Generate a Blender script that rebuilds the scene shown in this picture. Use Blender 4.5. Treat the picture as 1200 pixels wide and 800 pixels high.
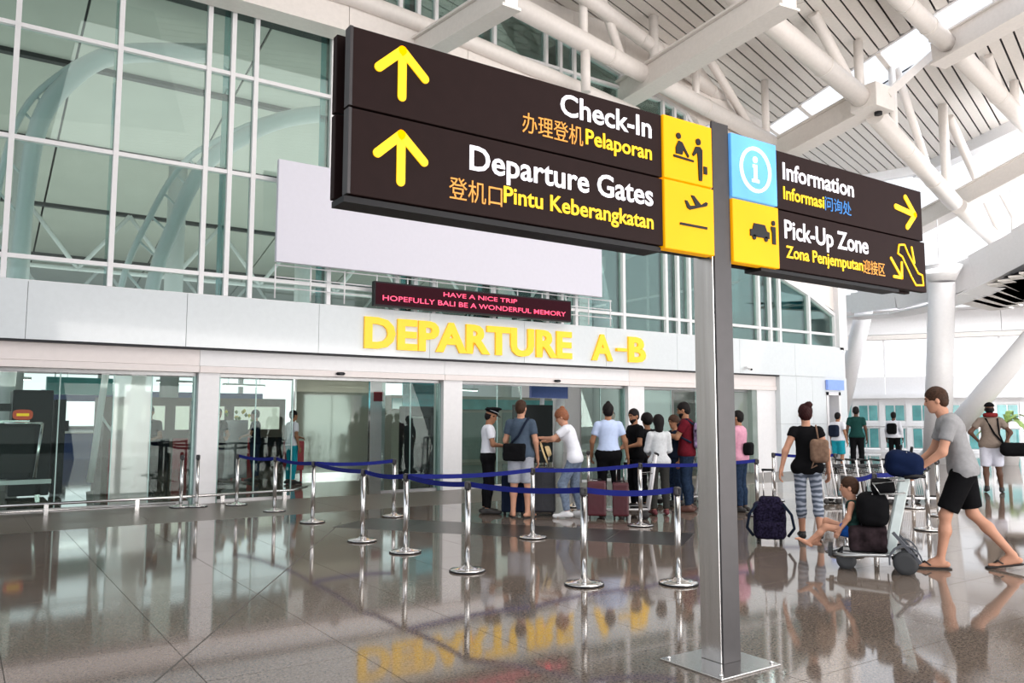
import bpy, bmesh, math, random
import numpy as np
from mathutils import Vector, Matrix, Euler
random.seed(7)
for o in list(bpy.data.objects): bpy.data.objects.remove(o)
SC = bpy.context.scene
COL = SC.collection
# ---------------------------------------------------------------- camera
cam_d = bpy.data.cameras.new('camera'); cam = bpy.data.objects.new('camera', cam_d); COL.objects.link(cam)
cam_d.sensor_width = 36; cam_d.lens = 28.5; cam_d.clip_end = 300
yaw, pitch, roll = 0.5970, 0.09443, 0.00118
fw = Vector((math.sin(yaw)*math.cos(pitch), math.cos(yaw)*math.cos(pitch), math.sin(pitch)))
r0 = Vector((math.cos(yaw), -math.sin(yaw), 0)); u0 = r0.cross(fw)
rt = r0*math.cos(roll)+u0*math.sin(roll); up = rt.cross(fw)
M = Matrix((rt, up, -fw)).transposed().to_4x4(); M.translation = (0, 0, 1.5)
cam.matrix_world = M
SC.camera = cam
# ---------------------------------------------------------------- world and light
W = bpy.data.worlds.new('world'); SC.world = W; W.use_nodes = True
nt = W.node_tree; nt.nodes.clear()
wo = nt.nodes.new('ShaderNodeOutputWorld'); bg = nt.nodes.new('ShaderNodeBackground')
tc = nt.nodes.new('ShaderNodeTexCoord'); sp = nt.nodes.new('ShaderNodeSeparateXYZ'); cr = nt.nodes.new('ShaderNodeValToRGB')
nt.links.new(tc.outputs['Generated'], sp.inputs[0]); nt.links.new(sp.outputs['Z'], cr.inputs[0])
cr.color_ramp.elements[0].position = 0.0; cr.color_ramp.elements[0].color = (.98, .985, 1, 1)
cr.color_ramp.elements[1].position = 0.9; cr.color_ramp.elements[1].color = (.62, .78, 1, 1)
nt.links.new(cr.outputs[0], bg.inputs['Color']); bg.inputs['Strength'].default_value = 1.05
nt.links.new(bg.outputs[0], wo.inputs[0])
def sun(name, az, el, st, ang=1.0):
    d = bpy.data.lights.new(name, 'SUN'); d.energy = st; d.angle = math.radians(ang); d.color = (1, .96, .9)
    o = bpy.data.objects.new(name, d); COL.objects.link(o)
    v = -Vector((math.sin(math.radians(az))*math.cos(math.radians(el)), math.cos(math.radians(az))*math.cos(math.radians(el)), math.sin(math.radians(el))))
    o.rotation_euler = v.to_track_quat('-Z', 'Y').to_euler(); return o
sun('sun', 100, 62, 2.6)
def area(name, loc, tgt, sx, sy, power, col=(1, .97, .93)):
    d = bpy.data.lights.new(name, 'AREA'); d.shape = 'RECTANGLE'; d.size = sx; d.size_y = sy; d.energy = power; d.color = col
    o = bpy.data.objects.new(name, d); COL.objects.link(o); o.location = loc
    o.rotation_euler = (Vector(tgt)-Vector(loc)).to_track_quat('-Z', 'Y').to_euler(); return o
area('hall_fill_top', (8, 4, 11.0), (8, 5, 0), 12, 8, 600)  # added fill from above; the hall has no such ceiling lamp
area('interior_fill', (8, 26, 3.2), (8, 25, 9), 26, 14, 950, (1, .96, .9))  # added fill that lifts the interior ceiling behind the glass
area('hall_fill_up', (12, -7, 2.5), (17, 12, 12), 18, 6, 1700, (1, .95, .92))  # added fill behind the camera, brightens the roof underside
area('far_fill_down', (30, 8.5, 10.3), (33, 17, 2.5), 7, 4, 1500, (.97, .98, 1))  # added fill lamp under the roof for the far wall, not daylight
area('far_fill_up', (23, 0, 2.5), (29, 14, 8), 6, 3, 420)  # added fill, whitens the canopy edge at the far end
area('hall_side_fill', (-9, 4, 4), (10, 15, 5), 5, 12, 120)  # added weak fill from the left onto the facade
SC.view_settings.view_transform = 'Standard'; SC.view_settings.look = 'None'
SC.view_settings.exposure = 0.5; SC.view_settings.gamma = 1; SC.view_settings.use_curve_mapping = False
# ---------------------------------------------------------------- materials
MATS = {}
def mat(name, col, rough=.5, metal=0, var=.06, scale=12, bump=0, emit=0, coat=0, spec=None, aniso=None):
    if name in MATS: return MATS[name]
    m = bpy.data.materials.new(name); m.use_nodes = True; n = m.node_tree; b = n.nodes['Principled BSDF']
    b.inputs['Roughness'].default_value = rough; b.inputs['Metallic'].default_value = metal
    if coat: b.inputs['Coat Weight'].default_value = coat; b.inputs['Coat Roughness'].default_value = .05
    if spec is not None: b.inputs['Specular IOR Level'].default_value = spec
    t = n.nodes.new('ShaderNodeTexCoord'); no = n.nodes.new('ShaderNodeTexNoise'); no.inputs['Scale'].default_value = scale; no.inputs['Detail'].default_value = 3
    if aniso:
        mp = n.nodes.new('ShaderNodeMapping'); mp.inputs['Scale'].default_value = aniso
        n.links.new(t.outputs['Object'], mp.inputs[0]); n.links.new(mp.outputs[0], no.inputs['Vector'])
    else: n.links.new(t.outputs['Object'], no.inputs['Vector'])
    r = n.nodes.new('ShaderNodeValToRGB')
    r.color_ramp.elements[0].position = .3; r.color_ramp.elements[1].position = .7
    r.color_ramp.elements[0].color = tuple(max(0, c*(1-var)) for c in col)+(1,)
    r.color_ramp.elements[1].color = tuple(min(1, c*(1+var)) for c in col)+(1,)
    n.links.new(no.outputs['Fac'], r.inputs[0]); n.links.new(r.outputs[0], b.inputs['Base Color'])
    if bump:
        bp = n.nodes.new('ShaderNodeBump'); bp.inputs['Strength'].default_value = bump; bp.inputs['Distance'].default_value = .01
        n.links.new(no.outputs['Fac'], bp.inputs['Height']); n.links.new(bp.outputs[0], b.inputs['Normal'])
    if emit:
        n.links.new(r.outputs[0], b.inputs['Emission Color']); b.inputs['Emission Strength'].default_value = emit
    MATS[name] = m; return m
def glass(name, tint, refl=1.0, rough=0.0, frost=0.0, frostcol=(.8, .85, .82)):
    if name in MATS: return MATS[name]
    m = bpy.data.materials.new(name); m.use_nodes = True; n = m.node_tree; n.nodes.clear()
    o = n.nodes.new('ShaderNodeOutputMaterial'); tr = n.nodes.new('ShaderNodeBsdfTransparent'); gl = n.nodes.new('ShaderNodeBsdfGlossy')
    tr.inputs[0].default_value = tint+(1,); gl.inputs['Roughness'].default_value = rough; gl.inputs[0].default_value = (.95, 1, .98, 1)
    fr = n.nodes.new('ShaderNodeFresnel'); fr.inputs[0].default_value = 1.5
    ml = n.nodes.new('ShaderNodeMath'); ml.operation = 'MULTIPLY'; ml.inputs[1].default_value = refl; ml.use_clamp = True
    n.links.new(fr.outputs[0], ml.inputs[0])
    mx = n.nodes.new('ShaderNodeMixShader'); n.links.new(ml.outputs[0], mx.inputs[0])
    if frost:
        df = n.nodes.new('ShaderNodeBsdfDiffuse'); df.inputs[0].default_value = frostcol+(1,)
        ns = n.nodes.new('ShaderNodeTexNoise'); ns.inputs['Scale'].default_value = 1.3
        mm = n.nodes.new('ShaderNodeMapRange'); mm.inputs['To Min'].default_value = frost-.12; mm.inputs['To Max'].default_value = min(1, frost+.12)
        n.links.new(ns.outputs['Fac'], mm.inputs['Value'])
        m2 = n.nodes.new('ShaderNodeMixShader'); n.links.new(mm.outputs[0], m2.inputs[0])
        n.links.new(tr.outputs[0], m2.inputs[1]); n.links.new(df.outputs[0], m2.inputs[2]); n.links.new(m2.outputs[0], mx.inputs[1])
    else: n.links.new(tr.outputs[0], mx.inputs[1])
    n.links.new(gl.outputs[0], mx.inputs[2]); n.links.new(mx.outputs[0], o.inputs[0]); MATS[name] = m; return m
def granite(name, base, var, rough=.07):
    m = bpy.data.materials.new(name); m.use_nodes = True; n = m.node_tree; b = n.nodes['Principled BSDF']
    t = n.nodes.new('ShaderNodeTexCoord'); g = n.nodes.new('ShaderNodeNewGeometry')
    v = n.nodes.new('ShaderNodeTexVoronoi'); v.inputs['Scale'].default_value = 130
    n2 = n.nodes.new('ShaderNodeTexNoise'); n2.inputs['Scale'].default_value = 55; n2.inputs['Detail'].default_value = 4
    n3 = n.nodes.new('ShaderNodeTexNoise'); n3.inputs['Scale'].default_value = .7; n3.inputs['Detail'].default_value = 3
    for x in (v, n2, n3): n.links.new(g.outputs['Position'], x.inputs['Vector'])
    r = n.nodes.new('ShaderNodeValToRGB'); e = r.color_ramp.elements
    e[0].position = .36; e[0].color = tuple(c*(1-var) for c in base)+(1,); e[1].position = .66; e[1].color = tuple(c*(1+var) for c in base)+(1,)
    mx = n.nodes.new('ShaderNodeMath'); mx.operation = 'MULTIPLY_ADD'; mx.inputs[1].default_value = .35; 
    sub = n.nodes.new('ShaderNodeMath'); sub.operation = 'MULTIPLY_ADD'; sub.inputs[1].default_value = .25; sub.inputs[2].default_value = 0
    n.links.new(v.outputs['Color'], sub.inputs[0]); 
    n.links.new(n2.outputs['Fac'], mx.inputs[0]); mx.inputs[1].default_value = .62
    n.links.new(sub.outputs[0], mx.inputs[2]); 
    ad = n.nodes.new('ShaderNodeMath'); ad.operation = 'MULTIPLY_ADD'; ad.inputs[1].default_value = .22
    n.links.new(n3.outputs['Fac'], ad.inputs[0]); n.links.new(mx.outputs[0], ad.inputs[2])
    n.links.new(ad.outputs[0], r.inputs[0]); n.links.new(r.outputs[0], b.inputs['Base Color'])
    b.inputs['Roughness'].default_value = rough; b.inputs['IOR'].default_value = 1.6
    MATS[name] = m; return m
M_FLOOR = granite('polished_granite', (.160, .128, .106), .5, .06)
M_FLOORD = granite('dark_granite', (.028, .026, .024), .35, .3)
M_MATTE = granite('honed_granite', (.125, .10, .08), .2, .33)
M_JOINT = mat('joint_grout', (.09, .08, .07), .6)
M_WHITE = mat('white_paint', (.80, .79, .80), .38, var=.02)
M_FASC = mat('fascia_panel_paint', (.66, .70, .72), .16, var=.02, coat=.4)
M_HEAD = mat('header_cream', (.80, .73, .71), .4, var=.02)
M_TRUSS = mat('truss_white', (.79, .74, .70), .42, var=.03)
M_SLAT = mat('slat_panel_white', (.74, .70, .66), .5, var=.04)
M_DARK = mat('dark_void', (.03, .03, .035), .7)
M_STEEL = mat('brushed_steel', (.62, .61, .60), .2, 1, var=.05, scale=40, aniso=(1, 1, .05))
M_CHROME = mat('chrome', (.82, .81, .80), .12, 1, var=.02)
M_EDGE = mat('glass_edge', (.22, .33, .31), .3, .3)
M_RAILD = mat('threshold_steel', (.3, .3, .3), .35, .8)
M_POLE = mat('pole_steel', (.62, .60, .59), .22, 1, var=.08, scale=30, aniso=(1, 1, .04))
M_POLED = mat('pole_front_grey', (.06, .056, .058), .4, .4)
M_BROWN = mat('sign_brown', (.021, .010, .0095), .55, var=.06, spec=.1)
M_BLACK = mat('black_plastic', (.010, .010, .012), .45, spec=.25)
M_YEL = mat('sign_yellow_lit', (.92, .40, .0), .5, emit=.34, var=.06, scale=2, spec=.2)
M_YELT = mat('sign_yellow_text', (.95, .58, .0), .5, emit=.45, var=.01)
M_WHT = mat('sign_white_text', (.95, .93, 1), .5, emit=.45, var=.01)
M_ORG = mat('sign_orange_text', (.85, .36, .05), .5, emit=.15, var=.03)
M_BLUT = mat('sign_blue_text', (.03, .2, .55), .5, emit=.2, var=.03)
M_BLUE = mat('sign_blue_lit', (.10, .36, .80), .5, emit=.42, var=.12, scale=3)
M_GOLD = mat('letter_yellow', (.95, .56, .01), .4, emit=.22, var=.02)
M_LEDB = mat('led_board_maroon', (.03, .002, .007), .6, spec=.1)
M_LEDT = mat('led_text_red', (1, .07, .16), .5, emit=.9)
M_BILL = mat('billboard_lilac', (.66, .65, .73), .45, var=.012)
M_BELT = mat('belt_blue', (.010, .016, .16), .75, var=.1, spec=.15)
M_TEAL = glass('teal_glass_fin', (.30, .62, .66), 1.2)
M_GLU = glass('curtain_wall_glass', (.76, .87, .85), .9)
M_GLD = glass('door_glass', (.80, .89, .86), .3)
M_SIDE = glass('teal_side_glass', (.48, .70, .72), 1.0, 0, .18, (.3, .5, .52))
M_FROST = glass('frosted_partition_glass', (.7, .74, .64), 1.6, .06, .75, (.40, .41, .34))
M_FROST2 = glass('frosted_door_glass', (.8, .9, .86), 1.2, .03, .4, (.55, .62, .58))
M_TEALW = mat('teal_window_glass', (.12, .36, .36), .08, 0, var=.3, scale=1.5)
M_INCEIL = mat('interior_ceiling_panel', (.62, .61, .56), .6, var=.04, scale=1.2)
# ---------------------------------------------------------------- object helpers
def tag(o, label=None, cat=None, group=None, kind=None):
    if label: o['label'] = label
    if cat: o['category'] = cat
    if group: o['group'] = group
    if kind: o['kind'] = kind
    return o
def empty(name, loc=(0, 0, 0), rz=0, label=None, cat=None, group=None, kind=None):
    o = bpy.data.objects.new(name, None); COL.objects.link(o); o.location = loc; o.rotation_euler = (0, 0, rz); o.empty_display_size = .1
    return tag(o, label, cat, group, kind)
def link(name, me, m, parent=None, loc=None):
    o = bpy.data.objects.new(name, me); COL.objects.link(o)
    if m is not None and len(me.materials) == 0:
        for x in (m if isinstance(m, (list, tuple)) else [m]): me.materials.append(x)
    if parent: o.parent = parent
    if loc: o.location = loc
    return o
class MB:
    def __init__(s): s.v = []; s.f = []; s.smooth = []
    def add(s, vs, fs, sm=False):
        n = len(s.v); s.v += [tuple(x) for x in vs]; s.f += [tuple(i+n for i in f) for f in fs]; s.smooth += [sm]*len(fs); return s
    def box(s, x0, x1, y0, y1, z0, z1, T=None):
        vs = [Vector((x, y, z)) for x in (x0, x1) for y in (y0, y1) for z in (z0, z1)]
        if T: vs = [T @ v for v in vs]
        return s.add(vs, [(0, 1, 3, 2), (4, 6, 7, 5), (0, 4, 5, 1), (2, 3, 7, 6), (0, 2, 6, 4), (1, 5, 7, 3)])
    def bar(s, a, b, w, h=None, upv=(0, 0, 1)):
        a = Vector(a); b = Vector(b); d = (b-a).normalized(); u = Vector(upv)
        if abs(d.dot(u)) > .98: u = Vector((0, 1, 0))
        x = d.cross(u).normalized(); z = x.cross(d); h = h or w
        vs = []
        for p in (a, b):
            for i, j in ((-1, -1), (1, -1), (1, 1), (-1, 1)): vs.append(p+x*i*w/2+z*j*h/2)
        return s.add(vs, [(0, 3, 2, 1), (4, 5, 6, 7), (0, 1, 5, 4), (1, 2, 6, 5), (2, 3, 7, 6), (3, 0, 4, 7)])
    def tube(s, pts, r, n=12, closed=False):
        pts = [Vector(p) for p in pts]; rs = r if isinstance(r, (list, tuple)) else [r]*len(pts)
        N = len(pts); x = None; vs = []
        for i, p in enumerate(pts):
            d = ((pts[(i+1) % N] if (closed or i < N-1) else p)-(pts[i-1] if (closed or i > 0) else p)).normalized()
            if x is None:
                u = Vector((0, 0, 1)) if abs(d.z) < .9 else Vector((1, 0, 0)); x = d.cross(u).normalized()
            else: x = (x-d*x.dot(d)).normalized()
            y = d.cross(x)
            for k in range(n):
                t = 2*math.pi*k/n; vs.append(p+(x*math.cos(t)+y*math.sin(t))*rs[i])
        fs = []
        for i in range(N if closed else N-1):
            j = (i+1) % N
            for k in range(n): fs.append((i*n+k, i*n+(k+1) % n, j*n+(k+1) % n, j*n+k))
        s.add(vs, fs, True)
        if not closed:
            b = len(s.v)-N*n
            s.f.append(tuple(b+k for k in range(n))[::-1]); s.f.append(tuple(b+(N-1)*n+k for k in range(n))); s.smooth += [False, False]
        return s
    def lathe(s, prof, c=(0, 0, 0), n=24):
        vs = []; fs = []
        for r, z in prof:
            for k in range(n):
                t = 2*math.pi*k/n; vs.append((c[0]+r*math.cos(t), c[1]+r*math.sin(t), c[2]+z))
        for i in range(len(prof)-1):
            for k in range(n): fs.append((i*n+k, i*n+(k+1) % n, (i+1)*n+(k+1) % n, (i+1)*n+k))
        s.add(vs, fs, True)
        b = len(s.v)-len(vs); s.f.append(tuple(b+k for k in range(n))[::-1]); s.f.append(tuple(b+(len(prof)-1)*n+k for k in range(n))); s.smooth += [False, False]
        return s
    def prism(s, poly, y0, y1, T=None):   # poly in XZ, extruded along Y
        n = len(poly); vs = [Vector((x, y0, z)) for x, z in poly]+[Vector((x, y1, z)) for x, z in poly]
        if T: vs = [T @ v for v in vs]
        return s.add(vs, [tuple(range(n)), tuple(range(2*n-1, n-1, -1))]+[(i, n+i, n+(i+1) % n, (i+1) % n) for i in range(n)])
    def mesh(s, name='m'):
        me = bpy.data.meshes.new(name); me.from_pydata(s.v, [], s.f); me.update()
        me.polygons.foreach_set('use_smooth', s.smooth); return me
    def build(s, name, m, parent=None, bevel=0, loc=None):
        me = s.mesh(name)
        b = bmesh.new(); b.from_mesh(me); bmesh.ops.recalc_face_normals(b, faces=b.faces); b.to_mesh(me); b.free()
        o = link(name, me, m, parent, loc)
        if bevel:
            bv = o.modifiers.new('b', 'BEVEL'); bv.width = bevel; bv.segments = 2; bv.limit_method = 'ANGLE'
        return o
def text_poly(s, bold=.0, extrude=.004, flip=False):
    c = bpy.data.curves.new('t', 'FONT'); c.body = s
    c.offset = bold*.45
    c.body = s; c.size = 1; c.extrude = .5; c.resolution_u = 3
    o = bpy.data.objects.new('t', c); COL.objects.link(o)
    bpy.context.view_layer.update(); dg = bpy.context.evaluated_depsgraph_get()
    me = bpy.data.meshes.new_from_object(o.evaluated_get(dg)); bpy.data.objects.remove(o)
    return me
def text_obj(name, s, x0, x1, z0, z1, y, m, parent, bold=.02, depth=.006, label=None, sz=None):
    """lettering standing in the XZ plane facing -Y, fitted to the box; z0/z1 are baseline and cap height.
"""
    me = text_poly(s, bold); ref = text_poly('H', bold); w = 0
    n = len(me.vertices); a = np.empty(n*3); me.vertices.foreach_get('co', a); a = a.reshape(-1, 3)
    rn = np.empty(len(ref.vertices)*3); ref.vertices.foreach_get('co', rn); rn = rn.reshape(-1, 3)
    b_ = a if sz == 'cjk' else rn; b0, b1 = b_[:, 1].min(), b_[:, 1].max()
    xs = (x1-x0)/(a[:, 0].max()-a[:, 0].min()+2*w); zs = (z1-z0)/(b1-b0+2*w)
    faces = [tuple(p.vertices) for p in me.polygons]; V = []; F = []
    sh = [(0, 0)]
    for k, (dx, dz) in enumerate(sh):
        o = np.empty_like(a); o[:, 0] = x0+(a[:, 0]-a[:, 0].min()+w+dx)*xs; o[:, 2] = z0+(a[:, 1]-b0+w+dz)*zs; o[:, 1] = y-(a[:, 2])*(depth+k*.00002)
        V += o.tolist(); F += [tuple(i+k*n for i in f) for f in faces]
    me2 = bpy.data.meshes.new(name); me2.from_pydata(V, [], F); me2.update(); bpy.data.meshes.remove(me)
    ob = link(name, me2, m, parent)
    if label: ob['label'] = label
    return ob
def frame_T(o, xdir, ydir=None, z=(0, 0, 1)):
    x = Vector(xdir).normalized(); zz = Vector(z); y = zz.cross(x).normalized(); zz = x.cross(y)
    T = Matrix((x, y, zz)).transposed().to_4x4(); T.translation = Vector(o); return T
def R(d): return math.radians(d)
# ================================================================ FLOOR
FL = empty('floor', kind='structure')
MB().box(-30, 60, -25, 60, -.2, -.004).build('base_slab', M_JOINT, FL)
# polished tiles, one object each where they can be told apart
tile_me = {}
def tile(x0, x1, y0, y1, m, nm='floor_tile', z=0.0):
    k = (round(x1-x0, 3), round(y1-y0, 3), m.name, z)
    if k not in tile_me:
        g = .0025
        me = MB().box(g, x1-x0-g, g, y1-y0-g, -.02, z).mesh(nm); me.materials.append(m); tile_me[k] = me
    o = bpy.data.objects.new(nm, tile_me[k]); COL.objects.link(o); o.parent = FL; o.location = (x0, y0, 0); return o
TS = .95
for i in range(-1, 13):
    for j in range(2, 13):
        x0 = i*TS+.3; y0 = j*TS+.2
        tile(x0, x0+TS, y0, y0+TS, M_FLOOR)
mb = MB()
def far_tiles(xa, xb, ya, yb, s):
    x = xa
    while x < xb-.01:
        y = ya
        while y < yb-.01:
            mb.box(x+.003, min(x+s, xb)-.003, y+.003, min(y+s, yb)-.003, -.02, 0); y += s
        x += s
X0, X1 = -1*TS+.3, 13*TS+.3; Y0, Y1 = 2*TS+.2, 13*TS+.2
far_tiles(X1, X1+TS*34, Y0-TS*10, Y1-.0, TS)
far_tiles(X0-TS*10, X1, Y0-TS*12, Y0, TS)
far_tiles(X0-TS*10, X0, Y0, Y1, TS)
o = mb.build('far_floor_tiles', M_FLOOR, FL); o['kind'] = 'stuff'
# honed brown strip in front of the shop front (a row of parts), then interior floor
YS = Y1
for i in range(-4, 14):
    tile(i*1.5-.6, i*1.5+.9, YS, 15.0, M_MATTE, 'honed_stone_strip')
mb = MB(); 
for i in range(0, 16):
    for j in range(14): mb.box(-10+i*2.0+.004, -10+(i+1)*2.0-.004, 15+j*2.0+.004, 17+j*2.0-.004, -.02, 0)
o = mb.build('interior_floor_tiles', M_FLOOR, FL); o['kind'] = 'stuff'
mb = MB()
for i in range(0, 14):
    for j in range(12): mb.box(22+i*2.0+.004, 24+i*2-.004, YS+j*2.0+.004, YS+2+j*2.0-.004, -.02, 0)
o = mb.build('open_hall_floor_tiles', M_FLOOR, FL); o['kind'] = 'stuff'
# dark inlay band under the queue
dd = Vector((2.67, -3.68, 0)).normalized(); T = frame_T((4.80, 11.16, 0), dd)
for k in range(5):
    MB().box(k*.96+.003, (k+1)*.96-.003, -.56, .56, -.01, .0012, T).build('dark_inlay_tile', M_FLOORD, FL)
# long diagonal joint across the tiles
MB().bar((4.66, 11.23, .0), (1.0, 5.09, .0), .012, .0016).bar((1.0, 5.09, .0), (-.6, 2.4, 0), .012, .0016).build('expansion_joint', M_JOINT, FL)
# ================================================================ FACADE
WF = empty('wall_front', (0, 0, 0), kind='structure')
cols = [(-1.6, -1.24), (3.48, 3.84), (8.44, 8.9), (13.66, 14.2), (18.5, 19.3)]
for a, b in cols: MB().box(a, b, 14.98, 15.4, 0, 2.32).build('column', M_WHITE, WF, .006)
fx = -4.0
while fx < 22.4:
    e = min(fx+2.4, 22.5)
    MB().box(fx+.004, e-.004, 14.8, 15.5, 2.735, 3.67).build('fascia_panel', M_FASC, WF); fx += 2.4
MB().box(-4, 22.5, 14.83, 15.5, 2.70, 2.73).build('shadow_gap', M_DARK, WF)
MB().box(-4, 22.5, 14.95, 15.6, 3.67, 3.70).build('fascia_coping', M_WHITE, WF)
for a, b in ((-4, 3.48), (3.48, 8.44), (8.44, 13.66), (13.66, 19.3)):
    MB().box(a+.003, b-.003, 14.95, 15.45, 2.42, 2.70).build('header_panel', M_HEAD if a in(-4, 13.66) else M_WHITE, WF)
    MB().box(a+.003, b-.003, 14.93, 15.45, 2.30, 2.415).build('header_rail', M_HEAD, WF, .004)
# cladding right of the last bay, with a doorway at its end
cx = [19.3, 20.05, 20.8, 21.45]
for a, b in zip(cx, cx[1:]):
    for z0, z1 in ((0, 1.35), (1.35, 2.735)): MB().box(a+.003, b-.003, 14.82, 15.45, z0+.003, z1-.003).build('cladding_panel', M_FASC, WF)
MB().box(21.45, 22.5, 14.82, 15.45, 2.3, 2.735).build('cladding_panel', M_FASC, WF)
MB().box(22.15, 22.5, 14.82, 15.45, 0, 2.3).build('cladding_panel', M_FASC, WF)
MB().box(22.42, 22.5, 14.85, 24, 0, 3.67).build('return_wall', M_WHITE, WF)
# service doorway
D5 = empty('door_5', kind='structure')
mb = MB().box(21.45, 21.55, 14.8, 15.45, 0, 2.3).box(22.05, 22.15, 14.8, 15.45, 0, 2.3).box(21.45, 22.15, 14.8, 15.45, 2.2, 2.3); mb.build('door_frame', M_WHITE, D5)
MB().box(21.56, 21.96, 15.5, 15.55, 0, 2.15).build('door_leaf', mat('door_olive', (.30, .27, .17), .5), D5)
MB().box(21.6, 21.93, 15.44, 15.5, 1.62, 1.86).build('door_sign', M_BLUT, D5)
s = empty('wall_sign', (21.8, 14.74, 0), label='small blue lightbox sign on the white wall above the far doorway', cat='sign')
MB().box(-.38, .42, -.02, .06, 2.36, 2.66).build('sign_panel', mat('pale_blue_sign', (.22, .34, .75), .4, emit=.2), s)
text_obj('lettering', 'INFO', -.25, .28, 2.45, 2.56, -.025, M_WHT, s) if False else None
# ---------------------------------------------------------------- upper curtain wall
W1 = empty('window_1', kind='structure')
TOP = [(-4, 8.95), (22.25, 4.62)]
tp = [(-4, 11.2), (8.3, 11.2), (10.4, 10.95), (13.7, 10.2), (16.3, 9.6), (17.6, 7.6), (18.6, 6.3), (19.6, 5.62), (20.95, 5.2), (22.2, 4.66)]
def top(x):
    for (a, za), (b, zb) in zip(tp, tp[1:]):
        if a <= x <= b: return za+(zb-za)*(x-a)/(b-a)
    return tp[-1][1]
mx = []
for k in range(-1, 5):
    c = .03+3.85*k; mx += [c-.43, c, c+.43, c+1.95]
mx = [x for x in mx if x > -4 and x < 18.2]+[18.65, 19.15, 19.57, 20.95, 22.2]
mx = sorted(mx)
for x in mx:
    MB().box(x-.04, x+.04, 14.93, 15.07, 3.7, top(x)).build('mullion', M_WHITE, W1)
rows = [3.70, 4.07, 6.0, 7.87, 9.9, 12]
for a, b in zip(mx, mx[1:]):
    for z0, z1 in zip(rows, rows[1:]):
        tl, tr = min(z1, top(a)), min(z1, top(b))
        if tl <= z0+.02 and tr <= z0+.02: continue
        if tr < z0:
            xe = b
            while top(xe) < z0 and xe > a: xe -= .02
            poly = [(a+.04, z0), (xe, z0), (a+.04, tl)]
        else: poly = [(a+.04, z0), (b-.04, z0), (b-.04, tr), (a+.04, tl)]
        MB().prism(poly, 15.02, 15.035).build('pane', M_GLU, W1)
    for z in rows[1:-1]:
        xe = b
        if top(b) < z:
            while xe > a and top(xe) < z: xe -= .02
        if xe > a+.05: MB().box(a+.04, max(xe-.04, a+.05), 14.945, 15.065, z-.035, z+.035).build('transom', M_WHITE, W1)
    n = 1
    MB().bar((a, 15, top(a)+.02), (b, 15, top(b)+.02), .16, .1).build('head_rail', M_WHITE, W1)
for x in mx:
    if round((x-1.98)/3.85, 2) % 1 in (0.0,) or abs(((x-.03)/3.85) % 1) < .02 or x > 18:
        MB().box(x-.012, x+.012, 15.08, 15.62, 3.7, top(x)-.1).build('glass_fin', M_TEAL, W1)
# wall above the sloping head of the glazing
UW = empty('wall_upper', kind='structure')
xs = [-4, 0, 3, 6, 8.3, 10.4, 12, 13.7, 15, 16.3, 17.6, 18.6, 19.6, 20.95, 22.5]
for a, b in zip(xs, xs[1:]):
    ha = 11.6 if a < 16 else 11.6-(a-16)*.75; hb = 11.6 if b < 16 else 11.6-(b-16)*.75
    MB().prism([(a+.004, top(a)+.06), (b-.004, top(b)+.06), (b-.004, hb), (a+.004, ha)], 14.97, 15.2).build('soffit_panel', M_TRUSS, UW)
MB().bar((22.4, 15, 3.6), (22.4, 15, 6.9), .4).build('corner_post', M_WHITE, UW)
# white arched band beam across the glass
BB = empty('band_beam', (0, 0, 0), label='broad cream boxed beam crossing the upper glass wall behind the brown sign', cat='beam')
bp = [(-4, 8.6), (0, 8.82), (2.2, 8.85), (5.9, 8.95), (8.5, 8.7), (11, 8.3), (14, 7.9)]
bp = [(-4, 9.0), (2.2, 9.02), (5.9, 9.02), (8.6, 8.85), (11, 8.6), (13.4, 8.3)]
for (a, za), (b, zb) in zip(bp, bp[1:]):
    n = max(1, int((b-a)/2)); 
    for k in range(n):
        x0 = a+(b-a)*k/n; x1 = a+(b-a)*(k+1)/n; z0 = za+(zb-za)*k/n; z1 = za+(zb-za)*(k+1)/n
        MB().prism([(x0+.006, z0), (x1-.006, z1), (x1-.006, z1+.62), (x0+.006, z0+.62)], 14.35, 14.86).build('beam_panel', M_TRUSS, BB)
MB().tube([(x, 14.3, z+.66) for x, z in bp], .17, 14).build('round_edge', M_TRUSS, BB)
# ---------------------------------------------------------------- shop-front bays
def bay(n, x0, x1, lines, frosts, leaf=None, sensor=None):
    D = empty('door_%d' % n, kind='structure')
    MB().box(x0, x1, 15.12, 15.2, 2.24, 2.30).build('head_rail', M_RAILD, D)
    MB().box(x0, x0+.05, 15.1, 15.22, 0, 2.24).build('jamb', M_EDGE, D); MB().box(x1-.05, x1, 15.1, 15.22, 0, 2.24).build('jamb', M_EDGE, D)
    xs = [x0+.05]+lines+[x1-.05]
    for k, (a, b) in enumerate(zip(xs, xs[1:])):
        if leaf is not None and k == leaf: continue
        MB().box(a+.01, b-.01, 15.15, 15.163, .05, 2.22).build('glass_panel', M_FROST2 if k in frosts else M_GLD, D)
        MB().box(a, b, 15.145, 15.175, 0, .05).build('bottom_rail', M_RAILD, D)
        MB().box(b-.009, b+.009, 15.145, 15.17, .05, 2.24).build('glass_stile', M_EDGE, D)
    if sensor: 
        s = empty('door_sensor', (sensor, 14.9, 2.36), label='black oval motion sensor on the header over '+('the second' if n == 2 else 'the third')+' entrance bay', cat='sensor', group='door motion sensors')
        MB().lathe([(.02, -.03), (.07, -.028), (.1, 0), (.07, .028), (.02, .03)], (0, 0, 0), 16).build('housing', M_BLACK, s)
        MB().box(-.03, .03, -.1, -.06, -.02, .01).build('lens', M_DARK, s)
        for c in s.children: c.scale = (1, .5, 1)
bay(1, -1.24, 3.48, [.3, 1.35, 2.15, 2.75], [3], None)
bay(2, 3.84, 8.44, [4.55, 5.25, 7.1, 7.75], [], 2, 6.1)
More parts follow.
